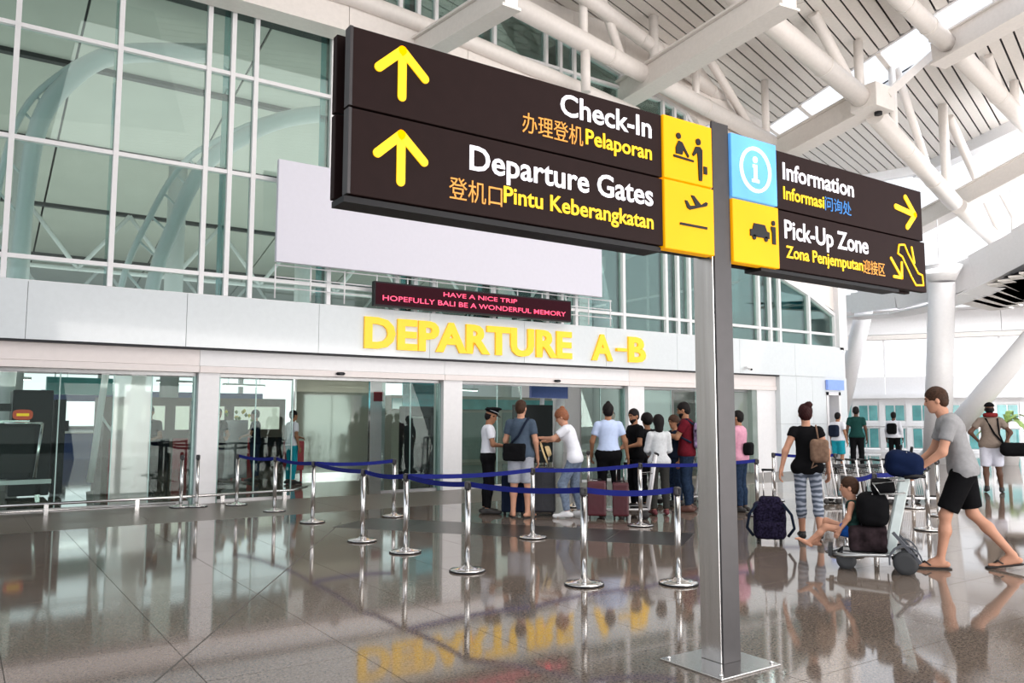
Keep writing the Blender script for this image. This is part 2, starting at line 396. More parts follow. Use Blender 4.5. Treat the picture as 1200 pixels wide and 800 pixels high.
bay(3, 8.9, 13.66, [9.9, 10.55, 12.3, 12.9], [], 2, 11.4)
bay(4, 14.2, 18.5, [15.3, 16.2, 17.3], [3], 1)
MB().box(18.3, 18.5, 15.0, 18.0, 0, 2.3).build('glass_return_panel', M_FROST2, bpy.data.objects['door_4'])
# ================================================================ BILLBOARD, LED BOARD, LETTERS
b = empty('billboard', (4.66, 14.55, 4.36), label='large blank lilac-white billboard fixed to the glass wall', cat='billboard')
MB().box(0, 7.82, 0, .1, 0, 1.93).build('display_panel', M_BILL, b, .01)
for x in (.5, 2.8, 5.1, 7.3): MB().box(x, x+.05, .1, .42, .3, 1.6).build('bracket', M_STEEL, b)
for zz in (-.05, -.28, -.5):
    pass
rk = empty('scaffold_rail', (4.7, 14.7, 3.7), label='low white pipe rack along the top of the fascia under the blank billboard', cat='rack')
for z in (.2, .4, .62): MB().tube([(0, 0, z), (8.2, 0, z)], .012, 8).build('rail', M_WHITE, rk)
for k in range(13): MB().tube([(k*.68, 0, 0), (k*.68, 0, .64)], .014, 8).build('upright', M_WHITE, rk)
l = empty('led_display', (6.62, 14.55, 3.70), label='long maroon scrolling message board with red dot lettering above the yellow letters', cat='display')
MB().box(0, 4.92, 0, .12, 0, .49).build('housing', M_BLACK, l, .005)
MB().box(.03, 4.89, -.006, 0, .03, .46).build('screen', M_LEDB, l)
text_obj('lettering', 'HAVE A NICE TRIP', 1.55, 3.4, .31, .40, -.01, M_LEDT, l, .005, .004)
text_obj('lettering', 'HOPEFULLY BALI BE A WONDERFUL MEMORY', .18, 4.75, .12, .22, -.01, M_LEDT, l, .005, .004)
dl = empty('entrance_lettering', (0, 0, 0), label='big raised yellow capital letters reading DEPARTURE A-B on the grey fascia', cat='lettering')
def letters(word, x0, x1, z0, z1):
    me = text_poly(word, .08); a = np.empty(len(me.vertices)*3); me.vertices.foreach_get('co', a); a = a.reshape(-1, 3)
    X = [(x0, None)]; adv = []
    for i in range(len(word)):
        sub = text_poly(word[:i+1], .08); q = np.empty(len(sub.vertices)*3); sub.vertices.foreach_get('co', q); adv.append(q.reshape(-1, 3)[:, 0].max())
    l0 = a[:, 0].min(); L = a[:, 0].max()-l0; sc = (x1-x0)/L
    for i, ch in enumerate(word):
        if ch == ' ': continue
        one = text_poly(ch, .08); q = np.empty(len(one.vertices)*3); one.vertices.foreach_get('co', q); q = q.reshape(-1, 3); w = (q[:, 0].max()-q[:, 0].min())
        r = x0+(adv[i]-l0)*sc
        if ch == '-': text_obj('letter', ch, r-w*sc, r, z0+.24, z0+.95, 14.76, M_GOLD, dl, .05, .08).data; o = dl.children[-1]; continue
        text_obj('letter', ch, r-w*sc, r, z0, z1, 14.79, M_GOLD, dl, .085, .09)
letters('DEPARTURE', 6.52, 11.72, 2.87, 3.50)
letters('A', 12.32, 12.98, 2.87, 3.50); letters('B', 13.48, 14.06, 2.87, 3.50)
MB().box(13.08, 13.4, 14.71, 14.79, 3.12, 3.2).build('hyphen', M_GOLD, dl)
# ================================================================ DIRECTION SIGN ON POLE
S = empty('direction_sign', (4.0, 3.58, 0), label='tall steel post carrying brown overhead signs for check-in, gates, information and pick-up', cat='sign')
def sp_(name, mb, m, bevel=0, label=None, parent=None):
    o = mb.build(name, m, parent or S, bevel)
    if parent is None or parent == S:
        o.location = (-4.0, -3.58, 0)
    if label: o['label'] = label
    return o
sp_('base_plate', MB().box(3.70, 4.23, 3.30, 3.80, 0, .012), M_STEEL, .003)
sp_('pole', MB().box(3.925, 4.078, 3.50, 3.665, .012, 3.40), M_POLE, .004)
sp_('pole_front_face', MB().box(3.93, 4.085, 3.485, 3.50, .012, 3.42), M_POLED, .002, 'dark grey front face of the post')  # front face set in darker grey than the steel sides
for x, y in ((3.74, 3.34), (4.19, 3.34), (3.74, 3.76), (4.19, 3.76)): sp_('bolt', MB().lathe([(.012, 0), (.012, .01), (.006, .014)], (x, y, .012), 8), M_CHROME)
PZ = [(2.965, 3.355), (2.54, 2.955)]
panels = []
for zi, (z0, z1) in enumerate(PZ):
    panels.append(sp_('sign_panel', MB().box(1.45, 3.472, 3.48, 3.53, z0, z1), M_BROWN, .004, 'brown panel for '+('check-in' if zi == 0 else 'departure gates')))
    sp_('back_panel', MB().box(1.42, 3.90, 3.60, 3.65, z0, z1), M_BROWN, .004)
    sp_('panel_end_cap', MB().box(1.435, 1.452, 3.476, 3.534, z0, z1), M_POLED, .002)
ip1 = sp_('icon_panel', MB().box(3.474, 3.905, 3.465, 3.54, 2.965, 3.36), M_YEL, .006, 'yellow lit panel with check-in desk pictogram')
ip2 = sp_('icon_panel', MB().box(3.474, 3.91, 3.465, 3.54, 2.525, 2.955), M_YEL, .006, 'yellow lit panel with plane taking off')
sp_('spine_frame', MB().box(1.47, 3.92, 3.54, 3.60, 2.53, 3.34), M_BLACK)
sp_('under_tray', MB().box(1.43, 3.47, 3.50, 3.65, 2.505, 2.535), M_BLACK)
pR1 = sp_('sign_panel', MB().box(4.55, 6.40, 3.48, 3.53, 2.935, 3.345), M_BROWN, .004, 'brown panel for information')
pR2 = sp_('sign_panel', MB().box(4.56, 6.42, 3.48, 3.53, 2.515, 2.925), M_BROWN, .004, 'brown panel for pick-up zone')
ip3 = sp_('icon_panel', MB().box(4.088, 4.548, 3.465, 3.54, 2.94, 3.37), M_BLUE, .006, 'sky blue lit panel with information symbol')
ip4 = sp_('icon_panel', MB().box(4.088, 4.552, 3.465, 3.54, 2.51, 2.93), M_YEL, .006, 'yellow lit panel with car and passenger')
for z0, z1 in ((2.935, 3.345), (2.515, 2.925)): sp_('back_panel', MB().box(4.09, 6.38, 3.60, 3.65, z0, z1), M_BROWN, .004)
sp_('spine_frame', MB().box(4.08, 6.35, 3.54, 3.60, 2.53, 3.32), M_BLACK)
sp_('under_tray', MB().box(4.40, 6.05, 3.50, 3.64, 2.488, 2.512), M_BLACK)
def tx(s, x0, x1, z0, z1, m, par, bold=.03, sz=None, nm='lettering'): return text_obj(nm, s, x0, x1, z0, z1, 3.478, m, par, bold, .004, sz=sz)
tx('Check-In', 2.69, 3.385, 3.19, 3.315, M_WHT, panels[0], .033)
tx('办理登机', 2.43, 2.85, 3.035, 3.15, M_ORG, panels[0], .0, 'cjk')
tx('Pelaporan', 2.87, 3.385, 3.055, 3.145, M_YELT, panels[0], .035)
tx('Departure Gates', 2.10, 3.39, 2.77, 2.90, M_WHT, panels[1], .033)
tx('登机口', 1.98, 2.30, 2.60, 2.715, M_ORG, panels[1], .0, 'cjk')
tx('Pintu Keberangkatan', 2.31, 3.39, 2.63, 2.72, M_YELT, panels[1], .035)
tx('Information', 4.63, 5.46, 3.15, 3.27, M_WHT, pR1, .03)
tx('Informasi', 4.63, 5.09, 3.01, 3.10, M_YELT, pR1, .03)
tx('问询处', 5.10, 5.42, 3.00, 3.105, M_BLUT, pR1, .0, 'cjk')
tx('Pick-Up Zone', 4.63, 5.62, 2.735, 2.865, M_WHT, pR2, .03)
tx('Zona Penjemputan', 4.64, 5.54, 2.60, 2.685, M_YELT, pR2, .03)
tx('迎接区', 5.545, 5.83, 2.585, 2.69, M_ORG, pR2, .0, 'cjk')
def stroke(pts, w, m, par, nm='arrow', y=3.474, z=None):
    mb = MB(); 
    for a, b in zip(pts, pts[1:]):
        d = Vector((b[0]-a[0], b[1]-a[1])); L = d.length; d /= L; n = Vector((-d.y, d.x))*w/2
        poly = [(a[0]+n.x, a[1]+n.y), (b[0]+n.x, b[1]+n.y)]
        for k in range(1, 8):
            t = math.pi*k/8; poly.append((b[0]+n.x*math.cos(t)+d.x*w/2*math.sin(t), b[1]+n.y*math.cos(t)+d.y*w/2*math.sin(t)))
        poly += [(b[0]-n.x, b[1]-n.y), (a[0]-n.x, a[1]-n.y)]
        for k in range(1, 8):
            t = math.pi*k/8; poly.append((a[0]-n.x*math.cos(t)-d.x*w/2*math.sin(t), a[1]-n.y*math.cos(t)-d.y*w/2*math.sin(t)))
        mb.prism(poly, y, y+.008)
    return mb.build(nm, m, par)
for zc, par in ((3.32, panels[0]), (2.895, panels[1])):
    mb = stroke([(1.71, zc-.02), (1.71, zc-.255)], .046, M_YELT, par)
    stroke([(1.585, zc-.135), (1.71, zc-.02), (1.835, zc-.135)], .046, M_YELT, par, y=3.473)
stroke([(6.02, 3.165), (6.28, 3.135)], .045, M_YELT, pR1); stroke([(6.16, 3.26), (6.29, 3.135), (6.17, 3.02)], .045, M_YELT, pR1, y=3.473)
# escalator symbol
stroke([(6.04, 2.86), (6.12, 2.87), (6.16, 2.81), (6.30, 2.66), (6.36, 2.65), (6.37, 2.57), (6.26, 2.56), (6.20, 2.62), (6.08, 2.77), (6.02, 2.79), (6.04, 2.86)], .014, M_YELT, pR2, 'escalator_pictogram')
stroke([(5.92, 2.74), (6.06, 2.60)], .024, M_YELT, pR2); stroke([(5.95, 2.60), (6.06, 2.60), (6.065, 2.72)], .024, M_YELT, pR2, y=3.473)
stroke([(6.22, 2.86), (6.25, 2.74)], .02, M_YELT, pR2)
# pictograms
def disc(x, z, r, mb, y=3.458):
    mb.prism([(x+r*math.cos(t*math.pi/8), z+r*math.sin(t*math.pi/8)) for t in range(16)], y, y+.01)
def pic(par, polys, discs, m=M_BLACK, nm='pictogram'):
    mb = MB()
    for p in polys: mb.prism(p, 3.458, 3.468)
    for x, z, r in discs: disc(x, z, r, mb)
    return mb.build(nm, m, par)
pic(ip1, [[(3.575, 3.17), (3.60, 3.215), (3.63, 3.21), (3.69, 3.13), (3.68, 3.12), (3.64, 3.165), (3.63, 3.13), (3.575, 3.13)],
          [(3.555, 3.12), (3.555, 3.105), (3.73, 3.10), (3.73, 3.112)],
          [(3.75, 3.205), (3.79, 3.21), (3.81, 3.19), (3.805, 3.02), (3.80, 2.99), (3.775, 2.99), (3.77, 3.12), (3.765, 3.17), (3.73, 3.14), (3.72, 3.15)],
          [(3.82, 3.09), (3.85, 3.09), (3.85, 3.04), (3.82, 3.04)]], [(3.60, 3.245, .02), (3.775, 3.24, .022)])
pic(ip2, [[(3.60, 2.70), (3.60, 2.685), (3.84, 2.685), (3.84, 2.70)],
          [(3.645, 2.845), (3.665, 2.845), (3.69, 2.815), (3.74, 2.825), (3.70, 2.885), (3.725, 2.885), (3.79, 2.835), (3.83, 2.86), (3.85, 2.855), (3.84, 2.835), (3.69, 2.79), (3.665, 2.80)]], [])
mb = MB(); mb.tube([(4.32+.145*math.cos(t*math.pi/16), 3.46, 3.155+.145*math.sin(t*math.pi/16)) for t in range(32)], .013, 6, True); mb.build('ring', M_WHT, ip3)
pic(ip3, [[(4.295, 3.19), (4.335, 3.19), (4.335, 3.09), (4.355, 3.09), (4.355, 3.07), (4.285, 3.07), (4.285, 3.09), (4.305, 3.09), (4.305, 3.17), (4.295, 3.17)]], [(4.32, 3.225, .022)], M_WHT)
pic(ip4, [[(4.25, 2.70), (4.25, 2.745), (4.275, 2.75), (4.29, 2.79), (4.40, 2.79), (4.42, 2.75), (4.445, 2.745), (4.445, 2.70)],
          [(4.475, 2.67), (4.475, 2.75), (4.465, 2.77), (4.465, 2.79), (4.51, 2.79), (4.51, 2.67)]], [(4.29, 2.695, .018), (4.41, 2.695, .018), (4.49, 2.815, .018)])
# ================================================================ ROOF
CE = empty('ceiling', kind='structure')
uD = Vector((.956, .292, 0)); vD = Vector((-.292, .956, 0))
def skyA(cv): return 22.9+.804*(cv-4.4)-.9
def edge(cv): return 31.2+.94*(cv-3.2)
PT = .335
def slat(cu0, cu1, cv, m=M_SLAT, nm='slat', w=PT*.84):
    T = frame_T(tuple(uD*cu0+vD*cv)+(0,), uD) if False else frame_T(uD*cu0+vD*cv, uD)
    return MB().box(0, cu1-cu0, -w/2, w/2, 11.5, 11.53, T).build(nm, m, CE)
CV = [c*PT-1.0 for c in range(46)]
joints = [0, 5.2, 10.4, 15.6, 19.2]
for cv in CV:
    a = skyA(cv)
    s0 = 6.0
    for e in (13.0, 19.0, a):
        if e-s0 > .4: slat(s0, min(e, a)-.03, cv)
        s0 = min(e, a)
    b = a+2.3; e = edge(cv)
    slat(b, min(e, 34.6), cv)
mb = MB()
for k in range(92):
    cv = -1-PT*(k+1)
    T = frame_T(vD*cv, uD); mb.box(-9, skyA(-1), -PT*.42, PT*.42, 11.5, 11.53, T); mb.box(skyA(-1)+2.3, 27.5, -PT*.42, PT*.42, 11.5, 11.53, T)
o = mb.build('outer_slats', M_SLAT, CE); o['kind'] = 'stuff'
# dark cavity above the slats, open over the skylight strip
mb = MB()
def quad(pts, z0, z1, m, nm):
    n = len(pts); V = [uD*a+vD*c+Vector((0, 0, z)) for z in (z0, z1) for a, c in pts]
    mb = MB(); mb.add(V, [tuple(range(n)), tuple(range(2*n-1, n-1, -1))]+[(i, (i+1) % n, n+(i+1) % n, n+i) for i in range(n)]); return mb.build(nm, m, CE)
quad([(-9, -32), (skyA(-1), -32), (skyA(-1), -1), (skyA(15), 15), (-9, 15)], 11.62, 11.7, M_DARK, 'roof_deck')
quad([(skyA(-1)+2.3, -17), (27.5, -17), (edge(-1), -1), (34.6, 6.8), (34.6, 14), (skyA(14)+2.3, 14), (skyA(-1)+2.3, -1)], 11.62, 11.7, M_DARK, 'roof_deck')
# skylight frames crossing the open strip
for k in range(9):
    cv = -.4+k*1.5; a = skyA(cv)
    MB().bar(uD*a+vD*cv+Vector((0, 0, 11.5)), uD*(a+2.3)+vD*cv+Vector((0, 0, 11.5)), .14, .14).build('skylight_bar', M_TRUSS, CE)
for off in (0, 2.3):
    p = [uD*(skyA(c)+off)+vD*c+Vector((0, 0, 11.55)) for c in (-1, 13)]
    MB().bar(p[0], p[1], .08, .14).build('skylight_kerb', M_WHITE, CE)
MB().bar(uD*edge(-1)+vD*-1+Vector((0, 0, 11.4)), uD*edge(7.2)+vD*7.2+Vector((0, 0, 11.4)), .5, .6).build('edge_beam', M_WHITE, CE)
MB().bar(uD*(34.6)+vD*6.8+Vector((0, 0, 11.4)), uD*34.6+vD*14+Vector((0, 0, 11.4)), .3, .5).build('edge_beam', M_WHITE, CE)
# trusses
def member(nm, a, b, r, par, n=16, m=M_TRUSS):
    return MB().tube([a, b], r, n).build(nm, m, par)
def truss(lbl, chords, posts, braces, m=M_TRUSS):
    t = empty('roof_truss', chords[0][0], label=lbl, cat='truss')
    for nm, L in (('chord', chords), ('post', posts), ('brace', braces)):
        for a, b, r in L:
            o = member(nm, a, b, r, t, 18 if nm == 'chord' else 12, m); o.location = -Vector(chords[0][0])
            if nm == 'chord': 
                d = (Vector(b)-Vector(a)).normalized(); L_ = (Vector(b)-Vector(a)).length
                for q in (.35, .7):
                    p = Vector(a)+d*L_*q; MB().tube([p-d*.02, p+d*.02], r+.012, 18).build('weld_ring', m, o)
    return t
truss('round white roof truss running directly above the glass wall to the post top', [((8.02, 13.01, 10.0), (19.44, 15.0, 9.66), .215), ((9.68, 12.99, 10.91), (19.95, 15.78, 10.47), .17)],
      [((11.15, 13.56, 9.91), (11.15, 13.56, 11.45), .1), ((11.21, 13.57, 9.91), (11.21, 13.57, 8.76), .11), ((13.77, 14.01, 9.83), (13.77, 14.01, 11.45), .12), ((15.59, 14.33, 9.77), (15.59, 14.33, 10.6), .1), ((19.2, 14.96, 9.67), (19.2, 14.96, 11.45), .11)],
      [((12.54, 13.8, 9.87), (11.62, 13.64, 11.45), .11), ((18.43, 14.82, 9.69), (15.83, 14.37, 11.45), .12)])
truss('thick round white roof truss descending to the right above the information sign', [((12.34, 11.17, 10.98), (19.44, 11.94, 9.89), .26), ((19.94, 11.99, 9.62), (26.04, 13.09, 8.38), .25), ((26.38, 13.11, 8.33), (38.5, 14.62, 5.87), .25)],
      [((14.91, 11.45, 10.59), (14.91, 11.45, 11.45), .1), ((19.16, 11.91, 9.93), (19.16, 11.91, 11.45), .12), ((25.41, 12.98, 8.51), (25.41, 12.98, 11.45), .14), ((31.66, 13.77, 7.26), (31.66, 13.77, 10.6), .13), ((21.4, 12.3, 9.3), (21.4, 12.3, 11.45), .1)],
      [((18.89, 11.88, 9.97), (16.91, 11.67, 11.45), .14), ((23.96, 12.71, 8.8), (21.5, 12.25, 11.45), .12), ((14.2, 11.37, 10.69), (13.12, 11.25, 11.45), .1), ((30.97, 13.68, 7.4), (25.95, 13.07, 11.2), .14), ((36.28, 14.34, 6.32), (29.41, 13.49, 10.2), .14)])
truss('round white roof truss in the far top right corner of the roof', [((16.37, 9.61, 11.22), (20.07, 10.06, 10.9), .22), ((20.46, 10.05, 10.8), (29.82, 11.53, 10.15), .24)],
      [((25.3, 10.81, 10.46), (25.3, 10.81, 11.45), .12)], [((17.43, 9.74, 11.1), (16.79, 9.66, 11.45), .1), ((24.2, 10.65, 10.5), (22.9, 10.4, 11.45), .12)])
lab = ['short white box beam ending above the top left of the brown sign', 'long straight white box beam crossing above the Check-In lettering', 'grey-white box beam ending in a square node above the information sign', 'white box beam in the top right corner meeting the skylight', 'low white box beam to the right of the information sign arrow']
for (a, b, w), L_ in zip([((7.45, 14.72, 9.07), (7.51, 11.06, 8.78), .34), ((13.68, 15.26, 9.76), (12.86, 9.38, 9.7), .46), ((20.62, 16.02, 9.69), (19.58, 11.71, 9.94), .5), ((20.36, 10.48, 10.84), (19.85, 7.63, 11.14), .5), ((27.63, 15.67, 8.2), (26.84, 10.6, 9.48), .5)], lab):
    t = empty('roof_beam', a, label=L_, cat='beam')
    o = MB().bar(a, b, w*.8, w*1.1).build('web', M_TRUSS, t, .01); o.location = -Vector(a)
    dz = Vector((0, 0, w*.55+.03))
    for s in (-1, 1):
        f = MB().bar(Vector(a)+dz*s, Vector(b)+dz*s, w*1.15, .05).build('flange', M_TRUSS, t); f.location = -Vector(a)
t = empty('truss_node', (19.6, 11.85, 9.9), label='square white connection node where box beam and round chord meet', cat='node')
MB().box(-.42, .42, -.38, .38, -.32, .32).build('node_box', M_TRUSS, t, .02); MB().lathe([(.1, 0), (.1, .08)], (0.1, -.1, -.4), 12).build('lamp', M_BLACK, t)
MB().bar((.2, -.3, .1), (2.2, -.9, 1.9), .2).build('strut', M_TRUSS, t)
# round curved rib that drops from node to the far ring
# ================================================================ FAR END OF THE HALL
FW = empty('wall_right', (36.0, 19.25, 0), math.atan2(-.8526, .5225), kind='structure')
def fb(name, s0, s1, z0, z1, y0, y1, m, bev=0): return MB().box(s0, s1, y0, y1, z0, z1).build(name, m, FW, bev)
# local x runs right along the wall, local y away from the camera
n = 0
fb('base_wall', -9, 14, 0, .12, 0, .2, M_WHITE)
s0 = -9
wins = []
while s0 < 14:
    fb('pier', s0, s0+.2, .12, 2.45, -.02, .25, M_WHITE)
    for z0, z1 in ((.2, 1.05), (1.42, 2.1)):
        fb('window_frame', s0+.2, s0+1.1, z0-.05, z1+.05, .05, .12, M_WHITE)
        fb('window_glass', s0+.27, s0+.62, z0, z1, .02, .05, M_TEALW); fb('window_glass', s0+.68, s0+1.03, z0, z1, .02, .05, M_TEALW)
    s0 += 1.1
fb('upper_band', -9, 14, 2.15, 2.42, 0, .2, M_WHITE)
fb('sill_band', -9, 14, 1.08, 1.36, 0, .2, M_WHITE)
fb('hand_rail', -9, 14, 1.12, 1.17, -.5, -.44, M_STEEL)
for k in range(16): fb('rail_post', -9+k*1.5, -8.95+k*1.5, 0, 1.12, -.5, -.45, M_WHITE)
fb('ledge', -9, 14, 2.42, 2.6, -.3, .3, M_WHITE)
for k in range(10): fb('parapet_panel', -9+k*2.3+.01, -6.7+k*2.3-.01, 2.6, 3.4, .0, .2, M_WHITE)
for k in range(10): fb('mullion', -9+k*2.3-.05, -9+k*2.3+.05, 3.4, 5.1, .05, .15, M_WHITE)
fb('lintel', -9, 14, 5.1, 5.3, -.1, .3, M_TRUSS); 
for k in range(8): fb('upper_panel', -9+k*2.9+.01, -6.1+k*2.9-.01, 5.34, 6.3, 0, .3, M_WHITE)
fb('cornice', -9, 14, 6.3, 6.6, -1.2, .3, M_WHITE)
# lower canopy with slats in front of the end wall
CA = empty('far_canopy', (30, 16, 6.6), label='low white curved canopy with dark slatted underside at the far end of the hall', cat='canopy')
CS = [((29.17, 14.72), (33.33, 15.15)), ((28.55, 14.03), (32.78, 14.59)), ((27.97, 13.38), (32.25, 14.06)), ((27.43, 12.76), (31.75, 13.55)), ((26.91, 12.19), (31.28, 13.06)), ((26.43, 11.65), (30.82, 12.6)), ((25.97, 11.13), (30.39, 12.16)), ((25.54, 10.64), (29.97, 11.73)), ((25.12, 10.18), (29.57, 11.33))]
for (ax, ay), (bx_, by_) in CS:
    o = MB().bar((ax, ay, 5.75), (bx_, by_, 5.75), .82, .05).build('slat', M_SLAT, CA); o.location = (-30, -16, -6.6)
o = MB().add([(29.6, 15.3, 5.9), (33.8, 15.7, 5.9), (29.3, 10.6, 5.9), (24.6, 9.6, 5.9)], [(0, 1, 2, 3)]).build('deck', M_DARK, CA); o.location = (-30, -16, -6.6)
pts = [Vector(p) for p in [(27.2, 19.6, 5.9), (27.15, 17.5, 5.75), (27.1, 15.76, 5.75), (27.2, 14.37, 5.95), (27.0, 13.02, 6.25), (26.6, 11.48, 6.7), (26.0, 9.6, 7.3)]]
for i, (a, b) in enumerate(zip(pts, pts[1:])):
    o = MB().bar(a, b, .25, .62+.12*i).build('edge_segment', M_WHITE, CA); o.location = (-30, -16, -6.6)
    o = MB().bar(a+Vector((.5, .3, -.42-.06*i)), b+Vector((.5, .3, -.42-.06*(i+1))), 1.2, .06).build('soffit_segment', M_WHITE, CA); o.location = (-30, -16, -6.6)
def far_column(lbl, a, b, r):
    t = empty('far_column', (b[0], b[1], 0), label=lbl, cat='column')
    d = Vector(b)-Vector(a); e = Vector(a)+d*(a[2]/(a[2]-b[2]))
    o = MB().tube([e, a], [r*1.05, r*.92], 24).build('shaft', M_WHITE, t); o.location = (-b[0], -b[1], 0)
    o = MB().tube([Vector(a), Vector(a)+Vector((0, 0, .5))], [r*.92, r*1.5], 24).build('capital', M_WHITE, t); o.location = (-b[0], -b[1], 0)
far_column('slanting white round column at the far end beside the service doorway', (28.51, 17.73, 6.23), (30.19, 20.07, 2.29), .34)
far_column('broad white round column at the far end, behind the man pushing the cart', (26.35, 13.76, 5.96), (26.97, 14.39, 2.08), .42)
far_column('slanting white column at the right edge of the picture', (27.4, 10.9, 4.8), (28.3, 13.9, 1.94), .34)
ld = empty('dish_lamp', (26.0, 13.65, 6.25), label='round white dish lamp above the far white column', cat='lamp')
MB().lathe([(.05, .12), (.45, .04), (.47, 0), (.3, -.05), (.05, -.06)], (0, 0, 0), 28).build('dish', mat('lamp_white', (.95, .95, .95), .4, emit=.6), ld); MB().tube([(0, 0, .1), (0, 0, 1.7)], .02, 8).build('stem', M_WHITE, ld)
# plants by the far wall
def plant(loc, lbl, s, n):
    t = empty('potted_palm', loc, label=lbl, cat='plant')
    MB().lathe([(.16*s, 0), (.22*s, .35*s), (.24*s, .36*s), (.2*s, .36*s)], (0, 0, 0), 20).build('pot', M_WHITE, t)
    g = mat('leaf_green', (.20, .30, .06), .5, var=.4)
    MB().tube([(0, 0, .3*s), (0.02, 0, .8*s)], .03*s, 8).build('stem', mat('bark', (.2, .14, .08), .7), t)
    rnd = random.Random(n)
    for k in range(n):
        a = rnd.uniform(0, 6.28); L = rnd.uniform(.4, .8)*s; e = rnd.uniform(.3, 1.2); mb = MB(); V = []; F = []
        for i in range(6):
            q = i/5; r = L*q; z = .8*s+L*(e*q-1.1*q*q*.8); w = .06*s*math.sin(math.pi*(q*.9+.08))
            V += [(r*math.cos(a)-w*math.sin(a), r*math.sin(a)+w*math.cos(a), z), (r*math.cos(a)+w*math.sin(a), r*math.sin(a)-w*math.cos(a), z)]
            if i: F.append((2*i-2, 2*i-1, 2*i+1, 2*i))
        o = link('leaf', mb.add(V, F).mesh('leaf'), g, t)
plant((28.6, 13.05, 0), 'small yellow-green palm behind the man in the grey t-shirt', 1.7, 16)
plant((24.8, 9.3, 0), 'large green palm at the right edge behind the man with the duffel bag', 2.0, 22)
# ================================================================ INTERIOR BEHIND THE GLASS
IC = empty('ceiling', kind='structure')
prof = [(15.6, 11.9), (19, 11.4), (23, 10.6), (27, 9.7), (31, 8.7), (35, 7.7), (39, 6.8)]
for (y0, z0), (y1, z1) in zip(prof, prof[1:]):
    for k in range(9):
        x0 = -10+k*4; x1_ = min(x0+3.97, 22.5)
        
        MB().add([(x0+.03, y0+.09, z0), (x1_, y0+.09, z0), (x1_, y1-.09, z1), (x0+.03, y1-.09, z1), (x0+.03, y0+.09, z0+.1), (x1_, y0+.09, z0+.1), (x1_, y1-.09, z1+.1), (x0+.03, y1-.09, z1+.1)],
                 [(0, 1, 2, 3), (7, 6, 5, 4), (0, 4, 5, 1), (2, 6, 7, 3), (1, 5, 6, 2), (0, 3, 7, 4)]).build('ceiling_panel', M_INCEIL, IC)
    MB().bar((-10, y1, z1-.02), (22.5, y1, z1-.02), .22, .18).build('ceiling_rib', M_POLED, IC)
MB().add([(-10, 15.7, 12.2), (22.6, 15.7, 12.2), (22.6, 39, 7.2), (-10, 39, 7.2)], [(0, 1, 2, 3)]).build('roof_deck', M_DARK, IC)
MB().box(-10, 14, 17.5, 17.9, 10.4, 10.8).build('dark_duct', M_BLACK, IC)
def arch(lbl, pts, r=.19):
    t = empty('interior_arch', pts[0], label=lbl, cat='arch')
    P = [Vector(p) for p in pts]; S_ = []
    for i in range(len(P)-1):
        p0, p1, p2, p3 = P[max(i-1, 0)], P[i], P[i+1], P[min(i+2, len(P)-1)]
        for k in range(5):
            q = k/5; S_.append(.5*((2*p1)+(p2-p0)*q+(2*p0-5*p1+4*p2-p3)*q*q+(3*p1-p0-3*p2+p3)*q*q*q))
    S_.append(P[-1])
    o = MB().tube(S_, [r*(.75+.5*i/len(S_)) for i in range(len(S_))], 14).build('rib', M_WHITE, t); o.location = -P[0]
    off = Vector((-.75, 0, .1)); S2 = [p+off*(1-i/len(S_)) for i, p in enumerate(S_)]
    o = MB().tube(S2, .07, 8).build('side_tube', M_WHITE, t); o.location = -P[0]
    mb = MB()
    for i in range(1, len(S_)-2, 2): mb.tube([S_[i], S2[min(i+1, len(S2)-1)]], .03, 6)
    o = mb.build('lacing', M_WHITE, t); o.location = -P[0]; o['kind'] = 'stuff'
arch('curved white roof arch seen through the leftmost upper panes', [(.75, 20, 0), (.85, 20, 3.5), (.94, 20, 6.2), (1.1, 20, 7.8), (1.55, 20, 8.85), (2.5, 20, 9.8), (4.6, 20, 10.4)])
arch('curved white roof arch seen through the panes left of the billboard', [(3.2, 20, 0), (3.5, 20, 4.2), (3.98, 20, 6.1), (4.51, 20, 7.43), (5.19, 20, 8.2), (6.44, 20, 9.1), (8.3, 20, 9.7), (10.5, 20, 10.0)])
arch('curved white roof arch seen through the panes right of the billboard', [(15.3, 20, 0), (15.6, 20, 4.4), (16.3, 20, 5.6), (17.4, 20, 6.6), (19.3, 20, 7.4), (22, 20, 7.9)])
# white lattice far back
tt = empty('lattice_truss', (0, 30, 6), label='white lattice of thin roof tubes deep inside the hall behind the upper glass', cat='truss')
for y, zb in ((30, 6.4), (36, 5.6)):
    for k in range(11):
        x = -6+k*3; h = 2.0
        for a, b in (((x, y, zb), (x+3, y, zb)), ((x, y, zb), (x+1.5, y, zb+h)), ((x+1.5, y, zb+h), (x+3, y, zb))):
            o = MB().tube([a, b], .07, 8).build('lattice_tube', M_WHITE, tt); o.location = (0, -30, -6)
SWL = empty('wall_side', kind='structure')
for k in range(12):
    y = 15.5+k*2
    MB().box(22.55, 22.65, y-.05, y+.05, 0, 9).build('mullion', M_WHITE, SWL)
    for z0, z1 in ((3.7, 6.3), (6.35, 9)): MB().box(22.59, 22.6, y+.05, y+1.95, z0, z1).build('pane', M_SIDE, SWL)
for z in (3.68, 6.32, 9.02): MB().box(22.54, 22.66, 15.5, 39, z-.04, z+.04).build('transom', M_WHITE, SWL)
MB().box(22.5, 22.66, 24, 39, 0, 3.6).build('low_wall', M_WHITE, SWL)
IW = empty('wall_back', kind='structure')
for k in range(13):
    x = -10+k*3; MB().box(x-.1, x+.1, 39, 39.2, 0, 6.8).build('mullion', M_WHITE, IW)
for z in (1.1, 3.4, 5.2): MB().box(-10, 22.5, 39, 39.15, z-.06, z+.06).build('transom', M_WHITE, IW)
MB().box(-10, 22.5, 39.0, 39.1, 0, 1.1).build('dado', mat('dado_grey', (.5, .52, .55), .5), IW)
